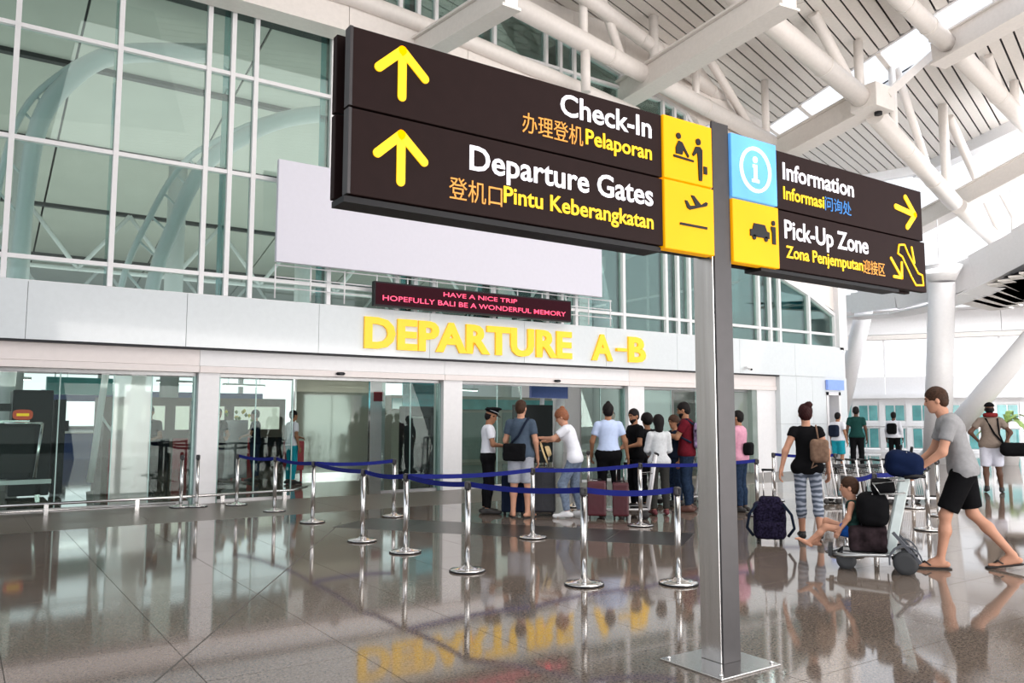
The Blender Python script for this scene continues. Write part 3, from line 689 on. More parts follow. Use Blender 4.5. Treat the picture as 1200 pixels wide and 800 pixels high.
MB().box(-11, -10.8, 15.5, 39, 0, 8).build('side_wall', M_INCEIL, IW)
# ================================================================ BODIES: signed distance fields meshed with surface nets
def rot(a, b):    # unit vector helper
    return (Vector(b)-Vector(a)).normalized()
class SDF:
    def __init__(s, lo, hi, h):
        s.lo = np.array(lo, float); s.h = h; n = np.ceil((np.array(hi)-s.lo)/h).astype(int)+1
        s.n = n; s.V = np.full(n, 1.0, np.float32)
        s.ax = [s.lo[i]+h*np.arange(n[i]) for i in range(3)]
    def sub(s, lo, hi):
        i0 = np.maximum(((np.array(lo)-s.lo)/s.h).astype(int), 0); i1 = np.minimum(((np.array(hi)-s.lo)/s.h).astype(int)+2, s.n)
        if np.any(i1 <= i0): return None, None
        sl = tuple(slice(a, b) for a, b in zip(i0, i1))
        g = np.meshgrid(*[s.ax[i][i0[i]:i1[i]] for i in range(3)], indexing='ij')
        return sl, g
    def put(s, sl, d, k, op='+'):
        v = s.V[sl]
        if op == '-': s.V[sl] = np.maximum(v, -d); return
        if k > 0:
            h = np.clip(.5+.5*(v-d)/k, 0, 1); s.V[sl] = v*(1-h)+d*h-k*h*(1-h)
        else: s.V[sl] = np.minimum(v, d)
    def cap(s, a, b, ra, rb, k=.03, fl=None, fk=1.0, op='+', cuta=False, cutb=False):
        a = np.array(a, float); b = np.array(b, float); m = max(ra, rb)+.12
        sl, g = s.sub(np.minimum(a, b)-m, np.maximum(a, b)+m)
        if sl is None: return
        p = np.stack(g, -1)-a; d = b-a; L2 = max(d@d, 1e-9)
        t0 = (p@d)/L2; t = np.clip(t0, 0, 1); q = p-t[..., None]*d
        if fl is not None:
            f = np.array(fl, float); f /= np.linalg.norm(f); c = q@f; q = q+(c*(fk-1))[..., None]*f
        r = ra+(rb-ra)*t; v = np.linalg.norm(q, axis=-1)-r
        if cutb: v = np.maximum(v, (t0-1)*math.sqrt(L2))
        if cuta: v = np.maximum(v, -t0*math.sqrt(L2))
        s.put(sl, v, k, op)
    def ell(s, c, r, k=.02, op='+', Rm=None):
        c = np.array(c, float); r = np.array(r, float); m = max(r)+.1
        sl, g = s.sub(c-m, c+m)
        if sl is None: return
        p = np.stack(g, -1)-c
        if Rm is not None: p = p@np.array(Rm)
        n = np.linalg.norm(p/r, axis=-1); s.put(sl, (n-1)*min(r)*(.5+.5*np.clip(n, .5, 1.5)), k, op)
    def plane(s, p, n):   # keep the side where (x-p).n < 0
        n = np.array(n, float); n /= np.linalg.norm(n); g = np.meshgrid(*s.ax, indexing='ij')
        d = sum(g[i]*n[i] for i in range(3))-np.array(p, float)@n; s.V = np.maximum(s.V, d.astype(np.float32))
    def folds(s, amp, f=38):
        g = np.meshgrid(*s.ax, indexing='ij')
        s.V += (amp*np.sin(f*g[0]+9*np.sin(7*g[2]))*np.sin(f*.6*g[2]+5*np.sin(9*g[0]+6*g[1]))).astype(np.float32)
    def mesh(s):
        V = s.V.copy(); V[0], V[-1] = 1, 1; V[:, 0], V[:, -1] = 1, 1; V[:, :, 0], V[:, :, -1] = 1, 1
        I = V < 0; c = np.zeros(np.array(V.shape)-1, int)
        for dx in (0, 1):
            for dy in (0, 1):
                for dz in (0, 1): c += I[dx:V.shape[0]-1+dx, dy:V.shape[1]-1+dy, dz:V.shape[2]-1+dz]
        act = (c > 0) & (c < 8); idx = np.argwhere(act)
        if len(idx) == 0: return np.zeros((0, 3)), np.zeros((0, 4), int)
        num = -np.ones(act.shape, int); num[act] = np.arange(len(idx))
        cs = [(x, y, z) for x in (0, 1) for y in (0, 1) for z in (0, 1)]
        vals = {q: V[idx[:, 0]+q[0], idx[:, 1]+q[1], idx[:, 2]+q[2]] for q in cs}
        acc = np.zeros((len(idx), 3)); cnt = np.zeros(len(idx))
        for a in cs:
            for ax in range(3):
                if a[ax] == 0:
                    b = list(a); b[ax] = 1; b = tuple(b); va, vb = vals[a], vals[b]; m = (va < 0) != (vb < 0)
                    t = np.where(m, va/np.where(va == vb, 1, va-vb), 0)
                    P = np.tile(np.array(a, float), (len(idx), 1)); P[:, ax] += t
                    acc += P*m[:, None]; cnt += m
        verts = s.lo+(idx+acc/cnt[:, None])*s.h; F = []
        for ax in range(3):
            o = [i for i in range(3) if i != ax]
            A = I; B = np.roll(I, -1, ax); E = (A != B)
            sl = [slice(None)]*3; sl[ax] = slice(0, V.shape[ax]-1); E2 = np.zeros_like(E); E2[tuple(sl)] = E[tuple(sl)]
            e = np.argwhere(E2); e = e[(e[:, o[0]] > 0) & (e[:, o[1]] > 0) & (e[:, o[0]] < V.shape[o[0]]-1) & (e[:, o[1]] < V.shape[o[1]]-1)]
            def cell(d0, d1):
                q = e.copy(); q[:, o[0]] -= d0; q[:, o[1]] -= d1; return num[q[:, 0], q[:, 1], q[:, 2]]
            Q = np.stack([cell(1, 1), cell(0, 1), cell(0, 0), cell(1, 0)], 1)
            fl = I[e[:, 0], e[:, 1], e[:, 2]]
            if ax == 1: fl = ~fl
            Q = np.where(fl[:, None], Q, Q[:, ::-1]); F.append(Q)
        return verts, np.concatenate(F)
def nets(name, fields, m, parent, label=None):
    vs, fs, n = [], [], 0
    for f in fields:
        v, q = f.mesh()
        if len(v) and hasattr(f, 'post'): v = f.post[0]+(v-f.post[0])*f.post[1]
        if len(v): vs.append(v); fs.append(q+n); n += len(v)
    if not vs: return None
    v = np.concatenate(vs); q = np.concatenate(fs)
    me = bpy.data.meshes.new(name); me.vertices.add(len(v)); me.vertices.foreach_set('co', v.ravel())
    me.loops.add(q.size); me.loops.foreach_set('vertex_index', q.ravel().astype(np.int32)); me.polygons.add(len(q))
    me.polygons.foreach_set('loop_start', np.arange(0, q.size, 4, dtype=np.int32)); me.polygons.foreach_set('loop_total', np.full(len(q), 4, np.int32))
    me.polygons.foreach_set('use_smooth', np.ones(len(q), bool)); me.update(calc_edges=True); me.validate()
    o = link(name, me, m, parent)
    if label: o['label'] = label
    return o
SKIN = dict(fair=mat('skin_fair', (.52, .27, .18), .55, var=.06, spec=.25), tan=mat('skin_tan', (.33, .16, .09), .55, var=.06, spec=.25), dark=mat('skin_dark', (.10, .048, .03), .5, var=.06, spec=.25))
HAIRM = dict(black=mat('hair_black', (.008, .006, .006), .6, var=.3, scale=60, spec=.15), brown=mat('hair_brown', (.045, .022, .013), .6, var=.4, scale=60, spec=.15), red=mat('hair_auburn', (.22, .07, .025), .6, var=.3, scale=60), dred=mat('hair_dark_red', (.03, .008, .008), .6, var=.3, scale=60, spec=.15))
def cloth(name, col, var=.08, scale=25):
    col = tuple(c*(.5+.5*min(1, max(col)*1.5)) for c in col)
    return mat(name, col, .9, var=var, scale=scale, bump=.25, spec=.08)
M_EYE = mat('eye_dark', (.02, .015, .012), .25); M_LIP = mat('lip', (.35, .12, .1), .5)
STAND = dict(pelvis=(0, 0, .95), waist=(0, 0, 1.10), chest=(0, .005, 1.30), neck=(0, -.005, 1.46), head=(0, .025, 1.625), hy=0, hp=0,
             sl=(-.168, -.005, 1.40), sr=(.168, -.005, 1.40), el=(-.235, -.02, 1.13), er=(.235, -.02, 1.13), wl=(-.25, .05, .88), wr=(.25, .05, .88),
             hl=(-.09, 0, .91), hr=(.09, 0, .91), kl=(-.105, .015, .50), kr=(.105, .015, .50), al=(-.11, -.03, .09), ar=(.11, -.03, .09), tl=(-.13, .13, .03), tr=(.13, .13, .03), curl=.5)
def person(label, loc, az, height, pose=None, skin='fair', hair='black', top=None, topcol=None, sleeve='short', hem=.90, bottom=None, legs='long', shoes=None, shoecol=None, hairstyle='short', female=False, h=.015, group=None, fat=1.0, beard=False, eyes=True, hs=1.0, curl_l=None, curl_r=None, extra=None):
    P = dict(STAND); P.update(pose or {})
    sc = height/1.75; T = empty('person', (loc[0], loc[1], 0), -R(az), label, 'person', group)
    T.scale = (sc, sc, sc)
    A = {k: np.array(v, float) for k, v in P.items() if isinstance(v, tuple)}
    allp = np.array(list(A.values())); lo = allp.min(0)-.24; hi = allp.max(0)+.26; lo[2] = max(lo[2], -.01) if allp[:, 2].min() > .25 else -.01
    fd = A['chest']-A['pelvis']; 
    if female: sw, cw, hw = .9, .128, .108
    else: sw, cw, hw = 1, .15, .108
    for k in ('sl', 'sr'): A[k][0] *= sw
    up_ = A['neck']-A['chest']; fr = np.cross(A['sr']-A['sl'], up_); fr = fr/np.linalg.norm(fr)*-1
    if fr[1] < 0: fr = -fr
    legfr = np.array([0, 1, 0])
    def torso(f, e, k=.05):
        wn = .012 if female and hem < .9 and e > 0 else .03
        f.cap(A['chest']+[0, 0, .03], A['waist'], cw*fat+e, (cw-wn)*fat+e, k, fr, 1.35)
        f.cap(A['sl']*.62+A['sr']*.38+[0, 0, -.03], A['sr']*.62+A['sl']*.38+[0, 0, -.03], .085+e, .085+e, k, fr, 1.15)
        f.cap(A['waist'], A['pelvis'], (cw-.03)*fat+e, (cw-.012)*fat+e, k, fr, 1.25)
        if female:
            for s in (-.065, .065): f.ell(A['chest']+np.array([s, 0, .0])+fr*.075, (.055+e, .055+e, .055+e), .04)
    def hips(f, e, k=.05):
        if female and e > .014: e -= .005
        f.cap(A['hl']+[0, -.005, .02], A['hr']+[0, -.005, .02], hw*fat+e, hw*fat+e, k, (0, 1, 0), 1.08)
        f.cap(A['waist']*.4+A['pelvis']*.6, A['pelvis'], (cw-.02)*fat+e, (cw-.01)*fat+e, k, (0, 1, 0), 1.2)
    def arm(f, s, e, t=1.0, k=.03, cut=False):
        S_, E_, W_ = A['s'+s], A['e'+s], A['w'+s]
        if t <= 1: f.cap(S_, S_+(E_-S_)*t, .056+e, .056-.014*t+e*1.25, k, cutb=cut)
        else:
            f.cap(S_, E_, .056+e, .044+e, k); u = t-1; f.cap(E_, E_+(W_-E_)*u, .044+e, .044-.016*u+e, k, cutb=cut)
    def leg(f, s, e, t=2.0, k=.035, cut=False, flare=0):
        H_, K_, N_ = A['h'+s], A['k'+s], A['a'+s]
        g = .9 if female else 1
        if t <= 1: f.cap(H_, H_+(K_-H_)*t, .088*g*fat+e, .088-.03*t+e+flare, k, cutb=cut)
        else:
            f.cap(H_, K_, .088*g*fat+e, .057+e, k); u = t-1; q = K_+(N_-K_)*.35
            f.cap(K_, q+[0, -.012, 0], .054+e, .056+e, k); f.cap(q+[0, -.012, 0], K_+(N_-K_)*u, .056+e, .038+e*.9+flare, k, cutb=cut)
    # --- body
    b = SDF(lo, hi, h)
    torso(b, -.004); hips(b, -.004)
    b.cap(A['neck']-[0, 0, .05], A['head']-[0, .01, .05], .058, .052, .03)
    for s in 'lr':
        arm(b, s, -.003, 2.0); leg(b, s, -.003)
        an, to = A['a'+s], A['t'+s]; heel = an+(an-to)*np.array([.35, .35, 0])+[0, 0, -.045]
        b.cap(heel, to, .034, .03, .02, (0, 0, 1), 1.15); b.cap(an, an*.45+to*.55, .036, .034, .02)
        d = to-an; d[2] = 0; d /= np.linalg.norm(d)+1e-9; b.cap(to, to+d*.05, .034, .024, .01, (0, 0, 1), 1.5)
    # --- head
    hy, hp = R(P['hy']), R(P['hp']); Rm = np.array((Euler((hp, 0, 0)).to_matrix())); Rz = np.array(Euler((0, 0, hy)).to_matrix()); HR = Rz@Rm
    c = A['head']; hh = max(.0075, h*.5); H = SDF(c-.19, c+.19, hh)
    L = lambda x, y, z: c+HR@np.array([x, y, z])
    H.ell(L(0, -.008, .028), (.076, .096, .092), .02, Rm=HR); H.ell(L(0, .02, -.03), (.062, .074, .085), .03, Rm=HR)
    H.cap(L(0, .045, -.088), L(0, .06, -.092), .03, .026, .03)
    H.cap(L(0, .085, .012), L(0, .103, -.022), .009, .014, .012); H.cap(L(-.03, .078, .03), L(.03, .078, .03), .012, .012, .015)
    for s in (-1, 1):
        H.ell(L(s*.078, -.005, -.012), (.012, .02, .03), .008, Rm=HR); H.ell(L(s*.032, .096, .008), (.015, .014, .010), 0, '-')
    H.cap(L(-.018, .082, -.052), L(.018, .082, -.052), .011, .011, .01)
    H.cap(c*.3+A['neck']*.7, L(0, -.01, -.06), .054, .05, .03)
    H.post = (c-[0, 0, .08], hs); flds = [b, H]; L0 = L; L = lambda x, y, z: c-[0, 0, .08]+(L0(x, y, z)-c+[0, 0, .08])*hs
    # --- hands
    for s, sg in (('l', -1), ('r', 1)):
        W_, E_ = A['w'+s], A['e'+s]; d = (W_-E_)/np.linalg.norm(W_-E_); pn = np.array([-sg*.9, -.25, 0.0]) if abs(d[2]) > .7 else np.array([-sg*.35, 0, -.93])
        pn = P.get('pn'+s, pn); pn = np.array(pn, float); pn -= d*(pn@d); pn /= np.linalg.norm(pn); sd = np.cross(d, pn)
        ahead = np.array([0, 1, 0]) if abs(d[2]) > .7 else np.array([-sg, 0, .2])
        if sd@ahead < 0: sd = -sd
        cu = (curl_l if s == 'l' else curl_r); cu = P['curl'] if cu is None else cu
        fh = max(.0055, h*.38); f = SDF(W_+d*.09-.16, W_+d*.09+.16, fh)
        f.cap(W_-d*.03, W_+d*.02, .028, .027, .01); f.cap(W_+d*.02+sd*.012, W_+d*.085+sd*.018, .024, .023, .015, pn, 1.7); f.cap(W_+d*.02-sd*.012, W_+d*.08-sd*.02, .024, .022, .015, pn, 1.7)
        for i, (o_, l_) in enumerate(((.031, .9), (.0105, 1.0), (-.0105, .95), (-.031, .75))):
            p = W_+d*(.088-abs(o_)*.12)+sd*o_; ang = cu*.5; r = .0092
            for j, seg in enumerate((.042, .026, .022)):
                dv = d*math.cos(ang)+pn*math.sin(ang); q = p+dv*seg*l_; f.cap(p, q, r, r*.93, .003); p = q; ang += cu*1.0; r *= .93
        p = W_+d*.025+sd*.028; q = p+(d*.55+sd*.7+pn*.3)*.04; f.cap(p, q, .013, .011, .006); f.cap(q, q+(d*.85+sd*.15+pn*.5*cu)*.034, .011, .009, .003)
        flds.append(f)
    nets('body', flds, SKIN[skin], T)
    # --- face details
    if eyes:
        for s in (-1, 1):
            mb = MB(); mb.lathe([(.001, -.009), (.008, -.005), (.010, 0), (.008, .005), (.001, .009)], tuple(L(s*.031, .083, .007)), 8); mb.build('eye', M_EYE, T)
            mb = MB().tube([L(s*.014, .093, .028), L(s*.032, .091, .033), L(s*.048, .078, .028)], .0045, 6); mb.build('eyebrow', HAIRM[hair], T)
        MB().tube([L(-.022, .088, -.052), L(0, .094, -.051), L(.022, .088, -.052)], .0045, 6).build('lips', M_LIP, T)
    # --- hair
    g = SDF(c-.22, c+.24, hh)
    big = {'bun': .013, 'short': .006, 'bob': .022, 'long': .02, 'cap': .004, 'bald': .004, 'curly': .03, 'bunlow': .014}[hairstyle]
    g.ell(L0(0, -.012, .034), (.078+big, .098+big, .094+big), .02, Rm=HR)
    g.ell(L0(0, -.035, -.015), (.07+big*.6, .07+big*.7, .08), .02, Rm=HR)
    # carve the face
    g.ell(L0(0, .115, -.045), (.085, .085, .105), 0, '-', Rm=HR); g.cap(L0(-.1, .05, -.075), L0(.1, .05, -.075), .075, .075, 0, op='-')
    if hairstyle != 'bob' and hairstyle != 'long': g.plane(L0(0, -.02, -.075), HR@np.array([0, .35, -1]))
    if hairstyle == 'bob': g.cap(L0(0, -.05, .0), L0(0, -.055, -.12), .085, .075, .03)
    if hairstyle == 'long': g.cap(L0(0, -.06, 0), L0(0, -.085, -.17), .075, .06, .03)
    if hairstyle == 'bun': g.ell(L0(0, -.03, .135), (.036, .036, .035), .012); 
    if hairstyle == 'bunlow': g.ell(L0(.04, -.06, .12), (.05, .045, .045), .015)
    if hairstyle == 'cap': g.plane(L0(0, 0, .02), HR@np.array([0, 0, 1]))
    g.folds(.0028, 150); g.post = (c-[0, 0, .08], hs); nets('hair', [g], HAIRM[hair], T)
    if beard:
        g = SDF(c-.16, c+.16, hh); g.ell(L0(0, .028, -.055), (.063, .071, .064), .01, Rm=HR); g.cap(L0(0, .05, -.088), L0(0, .06, -.1), .036, .03, .02); g.plane(L0(0, 0, -.04), HR@np.array([0, .05, 1])); g.plane(L0(0, -.005, 0), HR@np.array([0, -1, 0]))
        g.cap(L0(-.018, .1, -.05), L0(.018, .1, -.05), .014, .014, 0, op='-'); g.post = (c-[0, 0, .08], hs); nets('beard', [g], HAIRM[hair], T)
    # --- clothes
    cm = top
    f = SDF(lo, hi, h); torso(f, .011 if hem > .95 else .015); hips(f, .010 if hem > .95 else .017)
    st = {'short': .62, 'cap': .3, 'long': 1.93, 'none': 0, 'mid': .9}[sleeve]
    for s in 'lr':
        if st > 0: arm(f, s, .012, st, cut=True)
    f.cap(A['neck']-[0, 0, .06], A['neck']-[0, 0, .005], .066, .062, .02, cutb=True)
    f.cap(A['neck']+[0, .0, .0]+fr*.01, A['neck']+[0, 0, .12], .06, .06, 0, op='-')
    if sleeve == 'none':
        for s in 'lr': f.cap(A['s'+s]*[1.12, 1, 1]+[0, 0, -.05], A['s'+s]*[1.12, 1, 1]+[0, 0, .08], .052, .05, 0, op='-')
    f.folds(.0022); 
    hp_ = A['pelvis']+(A['waist']-A['pelvis'])*((hem-.95)/.15); hn = A['pelvis']-A['waist']; f.plane(hp_, hn)
    nets('shirt', [f], top, T)
    f = SDF(lo, hi, h); hips(f, .012 if hem > .95 else .004)
    lt = {'long': 1.95, 'shorts': .88, 'knee': .98, 'brief': .45, 'capri': 1.6}[legs]
    for s in 'lr': leg(f, s, .014 if legs in('long',) else (.006 if legs == 'capri' else .024), lt, cut=True, flare=.012 if legs in ('shorts', 'knee') else .004)
    f.folds(.0022, 30); f.plane(A['pelvis']+(A['waist']-A['pelvis'])*.5, A['waist']-A['pelvis'])
    nets({'long': 'trousers', 'capri': 'leggings'}.get(legs, 'shorts'), [f], bottom, T)
    if shoes:
        for s in 'lr':
            an, to = A['a'+s], A['t'+s]; d = to-an; hl = an-d*np.array([.42, .42, 0]); 
            f = SDF(np.minimum(an, to)-.16, np.maximum(an, to)+.16, h*.7)
            dd_ = d.copy(); dd_[2] = 0; dd_ /= np.linalg.norm(dd_)+1e-9; gz = min(an[2]-.09, 0)
            if shoes == 'flat':   # flip-flops / sandals: sole with straps
                sl_ = (to[2]-.03-(an[2]-.09)); a0 = np.array([hl[0], hl[1], an[2]-.083]); a1 = to+dd_*.055+[0, 0, -.022]
                f.cap(a0, a1, .04, .046, .0, np.cross(np.cross(a1-a0, [0, 0, 1]), a1-a0), 3.6); nets('sandal', [f], shoecol, T)
                mb = MB(); m_ = to+dd_*.03+[0, 0, .008]; sd_ = np.cross(dd_, [0, 0, 1])*.04; mid = an*.4+to*.6
                mb.tube([mid+sd_+[0, 0, -.02], mid*.5+m_*.5+sd_*.5+[0, 0, .02], m_], .007, 6).tube([mid-sd_+[0, 0, -.02], mid*.5+m_*.5-sd_*.5+[0, 0, .02], m_], .007, 6); o = mb.build('strap', shoecol, T)
            else:
                f.cap(np.array([hl[0], hl[1], an[2]-.045]), to+dd_*.05+[0, 0, .005], .039, .034, .02, (0, 0, 1), 1.05); f.cap(an+[0, 0, -.01], an*.5+to*.5, .047, .04, .02); f.plane(an+[0, 0, .035], (0, 0, 1)) if shoes == 'low' else None
                f.plane((0, 0, min(an[2], .09)-.088), (0, 0, -1)); nets('shoe', [f], shoecol, T)
    if extra: extra(T, A, L, fr)
    return T
def softbag(name, lo, hi, m, parent, rx=.35, T=None, h=.012, folds=.004):
    """rounded soft-sided box as a field"""
    lo = np.array(lo, float); hi = np.array(hi, float); f = SDF(lo-.05, hi+.05, h); g = np.meshgrid(*f.ax, indexing='ij')
    c = (lo+hi)/2; hf = (hi-lo)/2; r = rx*min(hf)
    q = [np.abs(g[i]-c[i])-hf[i]+r for i in range(3)]
    d = np.sqrt(sum(np.maximum(x, 0)**2 for x in q))+np.minimum(np.maximum(np.maximum(q[0], q[1]), q[2]), 0)-r
    f.V = d.astype(np.float32); 
    if folds: f.folds(folds, 30)
    o = nets(name, [f], m, parent)
    if T: o.matrix_local = T
    return o
M_NAVY = cloth('navy_cloth', (.02, .03, .06)); M_BLK = cloth('black_cloth', (.012, .012, .014)); M_GREY = cloth('grey_tee', (.36, .36, .37)); M_WHC = cloth('white_cloth', (.75, .76, .82), .03)
M_LBLUE = cloth('light_blue_shirt', (.52, .62, .85), .03); M_SLATE = cloth('slate_blue_tee', (.10, .14, .20)); M_LGREY = cloth('light_grey_shorts', (.42, .44, .5))
M_JEAN = cloth('pale_denim', (.22, .28, .38), .25); M_DJEAN = cloth('dark_denim', (.03, .055, .11), .3); M_REDT = cloth('maroon_tee', (.17, .014, .026)); M_PINK = cloth('pink_shirt', (.62, .30, .40)); M_DGREY = cloth('dark_grey_trousers', (.07, .07, .065))
M_BEIGE = cloth('beige_tee', (.30, .24, .20)); M_WSH = cloth('white_shorts', (.62, .63, .72), .04); M_TANB = cloth('tan_leather', (.27, .17, .12), .2)
M_SOLE = mat('black_rubber', (.02, .018, .018), .6); M_WSHOE = mat('white_shoe', (.7, .7, .72), .5); M_GREEN = cloth('dark_green_shirt', (.02, .09, .08)); M_TEALC = cloth('teal_shorts', (.02, .35, .45))
def stripe_mat():
    m = mat('striped_leggings', (.2, .23, .3), .85, var=.1); n = m.node_tree; b = n.nodes['Principled BSDF']
    t = n.nodes.new('ShaderNodeTexCoord'); w = n.nodes.new('ShaderNodeTexWave'); w.bands_direction = 'Z'; w.inputs['Scale'].default_value = 5; w.inputs['Distortion'].default_value = 7; w.inputs['Detail'].default_value = 2
    r = n.nodes.new('ShaderNodeValToRGB'); r.color_ramp.elements[0].color = (.08, .10, .14, 1); r.color_ramp.elements[1].color = (.36, .40, .48, 1); r.color_ramp.elements[0].position = .25; r.color_ramp.elements[1].position = .85
    n.links.new(t.outputs['Object'], w.inputs['Vector']); n.links.new(w.outputs['Fac'], r.inputs[0]); n.links.new(r.outputs[0], b.inputs['Base Color']); return m
M_STRIPE = stripe_mat()
def strap(T, pts, w, m, nm='strap', th=.008):
    mb = MB(); P = [Vector(tuple(p)) for p in pts]
    mb.tube(P, w*.5, 8); return mb.build(nm, m, T)
# 1 man in grey t-shirt pushing the cart
person('man in grey t-shirt, black shorts and flip-flops pushing the loaded luggage cart', (8.45, 4.33), -33, 1.84,
       dict(pelvis=(0, -.03, .95), waist=(0, 0, 1.10), chest=(0, .055, 1.30), neck=(0, .10, 1.455), head=(0, .175, 1.61), hp=-12,
            sl=(-.172, .08, 1.39), sr=(.172, .10, 1.39), el=(-.22, .16, 1.11), er=(.22, .20, 1.11), wl=(-.20, .37, .945), wr=(.20, .40, .945),
            hl=(-.09, -.02, .91), hr=(.09, -.04, .91), kl=(-.10, .15, .51), kr=(.10, -.10, .52), al=(-.10, .21, .09), ar=(.10, -.42, .14), tl=(-.11, .36, .03), tr=(.11, -.28, .035)),
       'fair', 'brown', M_GREY, hem=.87, bottom=M_BLK, legs='shorts', shoes='flat', shoecol=M_SOLE, h=.013, curl_l=.95, curl_r=.95)
# 2 woman in black with tan backpack
def xw(T, A, L, fr):
    o = softbag('backpack', (.02, -.27, 1.0), (.25, -.13, 1.30), M_TANB, T, .8, h=.014, folds=.003); o['label'] = 'small tan backpack on one shoulder'
    strap(T, [(.13, -.15, 1.30), (.12, -.11, 1.40), (.12, -.02, 1.475), (.12, .1, 1.42)], .022, M_TANB); strap(T, [(.06, -.22, 1.02), (.03, -.2, .93), (.10, -.2, .97)], .02, M_TANB)
person('woman in black top and striped leggings seen from behind with a tan backpack', (8.85, 6.42), 48, 1.68,
       dict(pelvis=(0, 0, .95), el=(-.27, -.06, 1.14), wl=(-.33, -.08, .90), er=(.25, 0, 1.13), wr=(.27, .08, .88), kl=(-.09, .02, .5), kr=(.11, -.02, .5), al=(-.08, .06, .09), ar=(.12, -.14, .12), tl=(-.09, .22, .03), tr=(.13, .01, .03)),
       'fair', 'dred', M_BLK, sleeve='cap', hem=.84, bottom=M_STRIPE, legs='capri', shoes='low', shoecol=M_SOLE, hairstyle='bunlow', female=True, h=.014, eyes=False, extra=xw, fat=1.0)
# 3 child on the cart
person('small child in striped vest and blue shorts sitting on the front of the luggage cart', (7.60, 5.0), -33, 1.05,
       dict(pelvis=(0, 0, .62), waist=(0, -.02, .77), chest=(0, -.02, .95), neck=(0, -.0, 1.11), head=(0, .03, 1.30), hp=-5, sl=(-.15, 0, 1.06), sr=(.15, 0, 1.06), el=(-.2, .06, .83), er=(.2, .06, .83), wl=(-.2, .2, .62), wr=(.2, .2, .62),
            hl=(-.08, .03, .60), hr=(.08, .03, .60), kl=(-.1, .42, .66), kr=(.12, .42, .74), al=(-.1, .72, .38), ar=(.1, .58, .38), tl=(-.11, .86, .44), tr=(.12, .72, .34)),
       'fair', 'brown', cloth('green_vest', (.03, .08, .07), .7, 9), sleeve='none', hem=.6, bottom=cloth('bright_blue_shorts', (.02, .12, .5)), legs='brief', h=.013, fat=.92, hs=1.42)
# 4 guard
def xg(T, A, L, fr):
    g = SDF(A['head']-.2, A['head']+.24, .008); 
    g.cap(L(0, -.012, .05), L(0, -.012, .12), .103, .112, 0, cuta=True, cutb=True); g.ell(L(0, -.005, .125), (.14, .145, .035), .01); o = nets('cap', [g], M_BLK, T); o['label'] = 'black peaked cap'
    mb = MB(); cs = [L(.113*math.cos(t/14*math.pi*2), -.012+.113*math.sin(t/14*math.pi*2), .085) for t in range(14)]; mb.tube(cs, .004, 6, True); mb.build('cap_band', M_WHC, T)
    V = [L(-.08, .075, .055), L(.08, .075, .055), L(.06, .145, .035), L(0, .165, .03), L(-.06, .145, .035)]; V2 = [v+np.array([0, 0, .008]) for v in V]
    MB().add(V+V2, [(0, 1, 2, 3, 4), (9, 8, 7, 6, 5)]+[(i, (i+1) % 5, 5+(i+1) % 5, 5+i) for i in range(5)]).build('peak', M_BLACK, T)
    for s in 'lr': MB().bar(A['s'+s]*.95+[0, 0, .062], A['s'+s]*.55+A['neck']*.42+[0, 0, .045], .05, .014).build('epaulette', M_BLK, T)
    MB().bar(A['neck']+fr*.07+[0, 0, -.05], A['waist']+fr*.12+[0, 0, .02], .045, .01).build('tie', M_BLK, T)
    MB().box(-.1, .1, .045, .16, .99, 1.0).build('belt', M_BLK, T) if False else None
    MB().bar(A['wr']+[-.07, .07, .03], A['wr']+[-.10, .16, .06], .07, .012).build('phone', M_BLACK, T)
person('airport guard in white shirt, black tie and peaked cap looking down at a phone', (6.98, 10.94), 112, 1.66,
       dict(head=(0, .05, 1.615), hp=-20, el=(-.22, .04, 1.15), er=(.22, .04, 1.15), wl=(-.10, .25, 1.12), wr=(.08, .27, 1.12)), 'tan', 'black', M_WHC, sleeve='short', hem=1.0, bottom=M_BLK, shoes='low', shoecol=M_SOLE, hairstyle='cap', h=.017, extra=xg)
# 5 man in slate tee
def xb(T, A, L, fr):
    o = softbag('shoulder_bag', (-.24, -.19, .84), (.10, -.06, 1.10), M_BLK, T, .5, h=.016); o['label'] = 'black shoulder bag'
    strap(T, [(-.14, -.13, 1.08), (.0, -.145, 1.22), (.09, -.11, 1.40), (.125, -.02, 1.48), (.09, .1, 1.42)], .035, M_NAVY)
person('tall man in slate-blue t-shirt and pale shorts with a black shoulder bag', (7.16, 10.29), 48, 1.78,
       dict(hy=-12, el=(-.24, .02, 1.14), wl=(-.22, .14, .92), tl=(-.17, .10, .03), tr=(.17, .11, .03)), 'fair', 'brown', M_SLATE, hem=.87, bottom=M_LGREY, legs='knee', shoes='flat', shoecol=M_SOLE, h=.017, eyes=False, extra=xb)
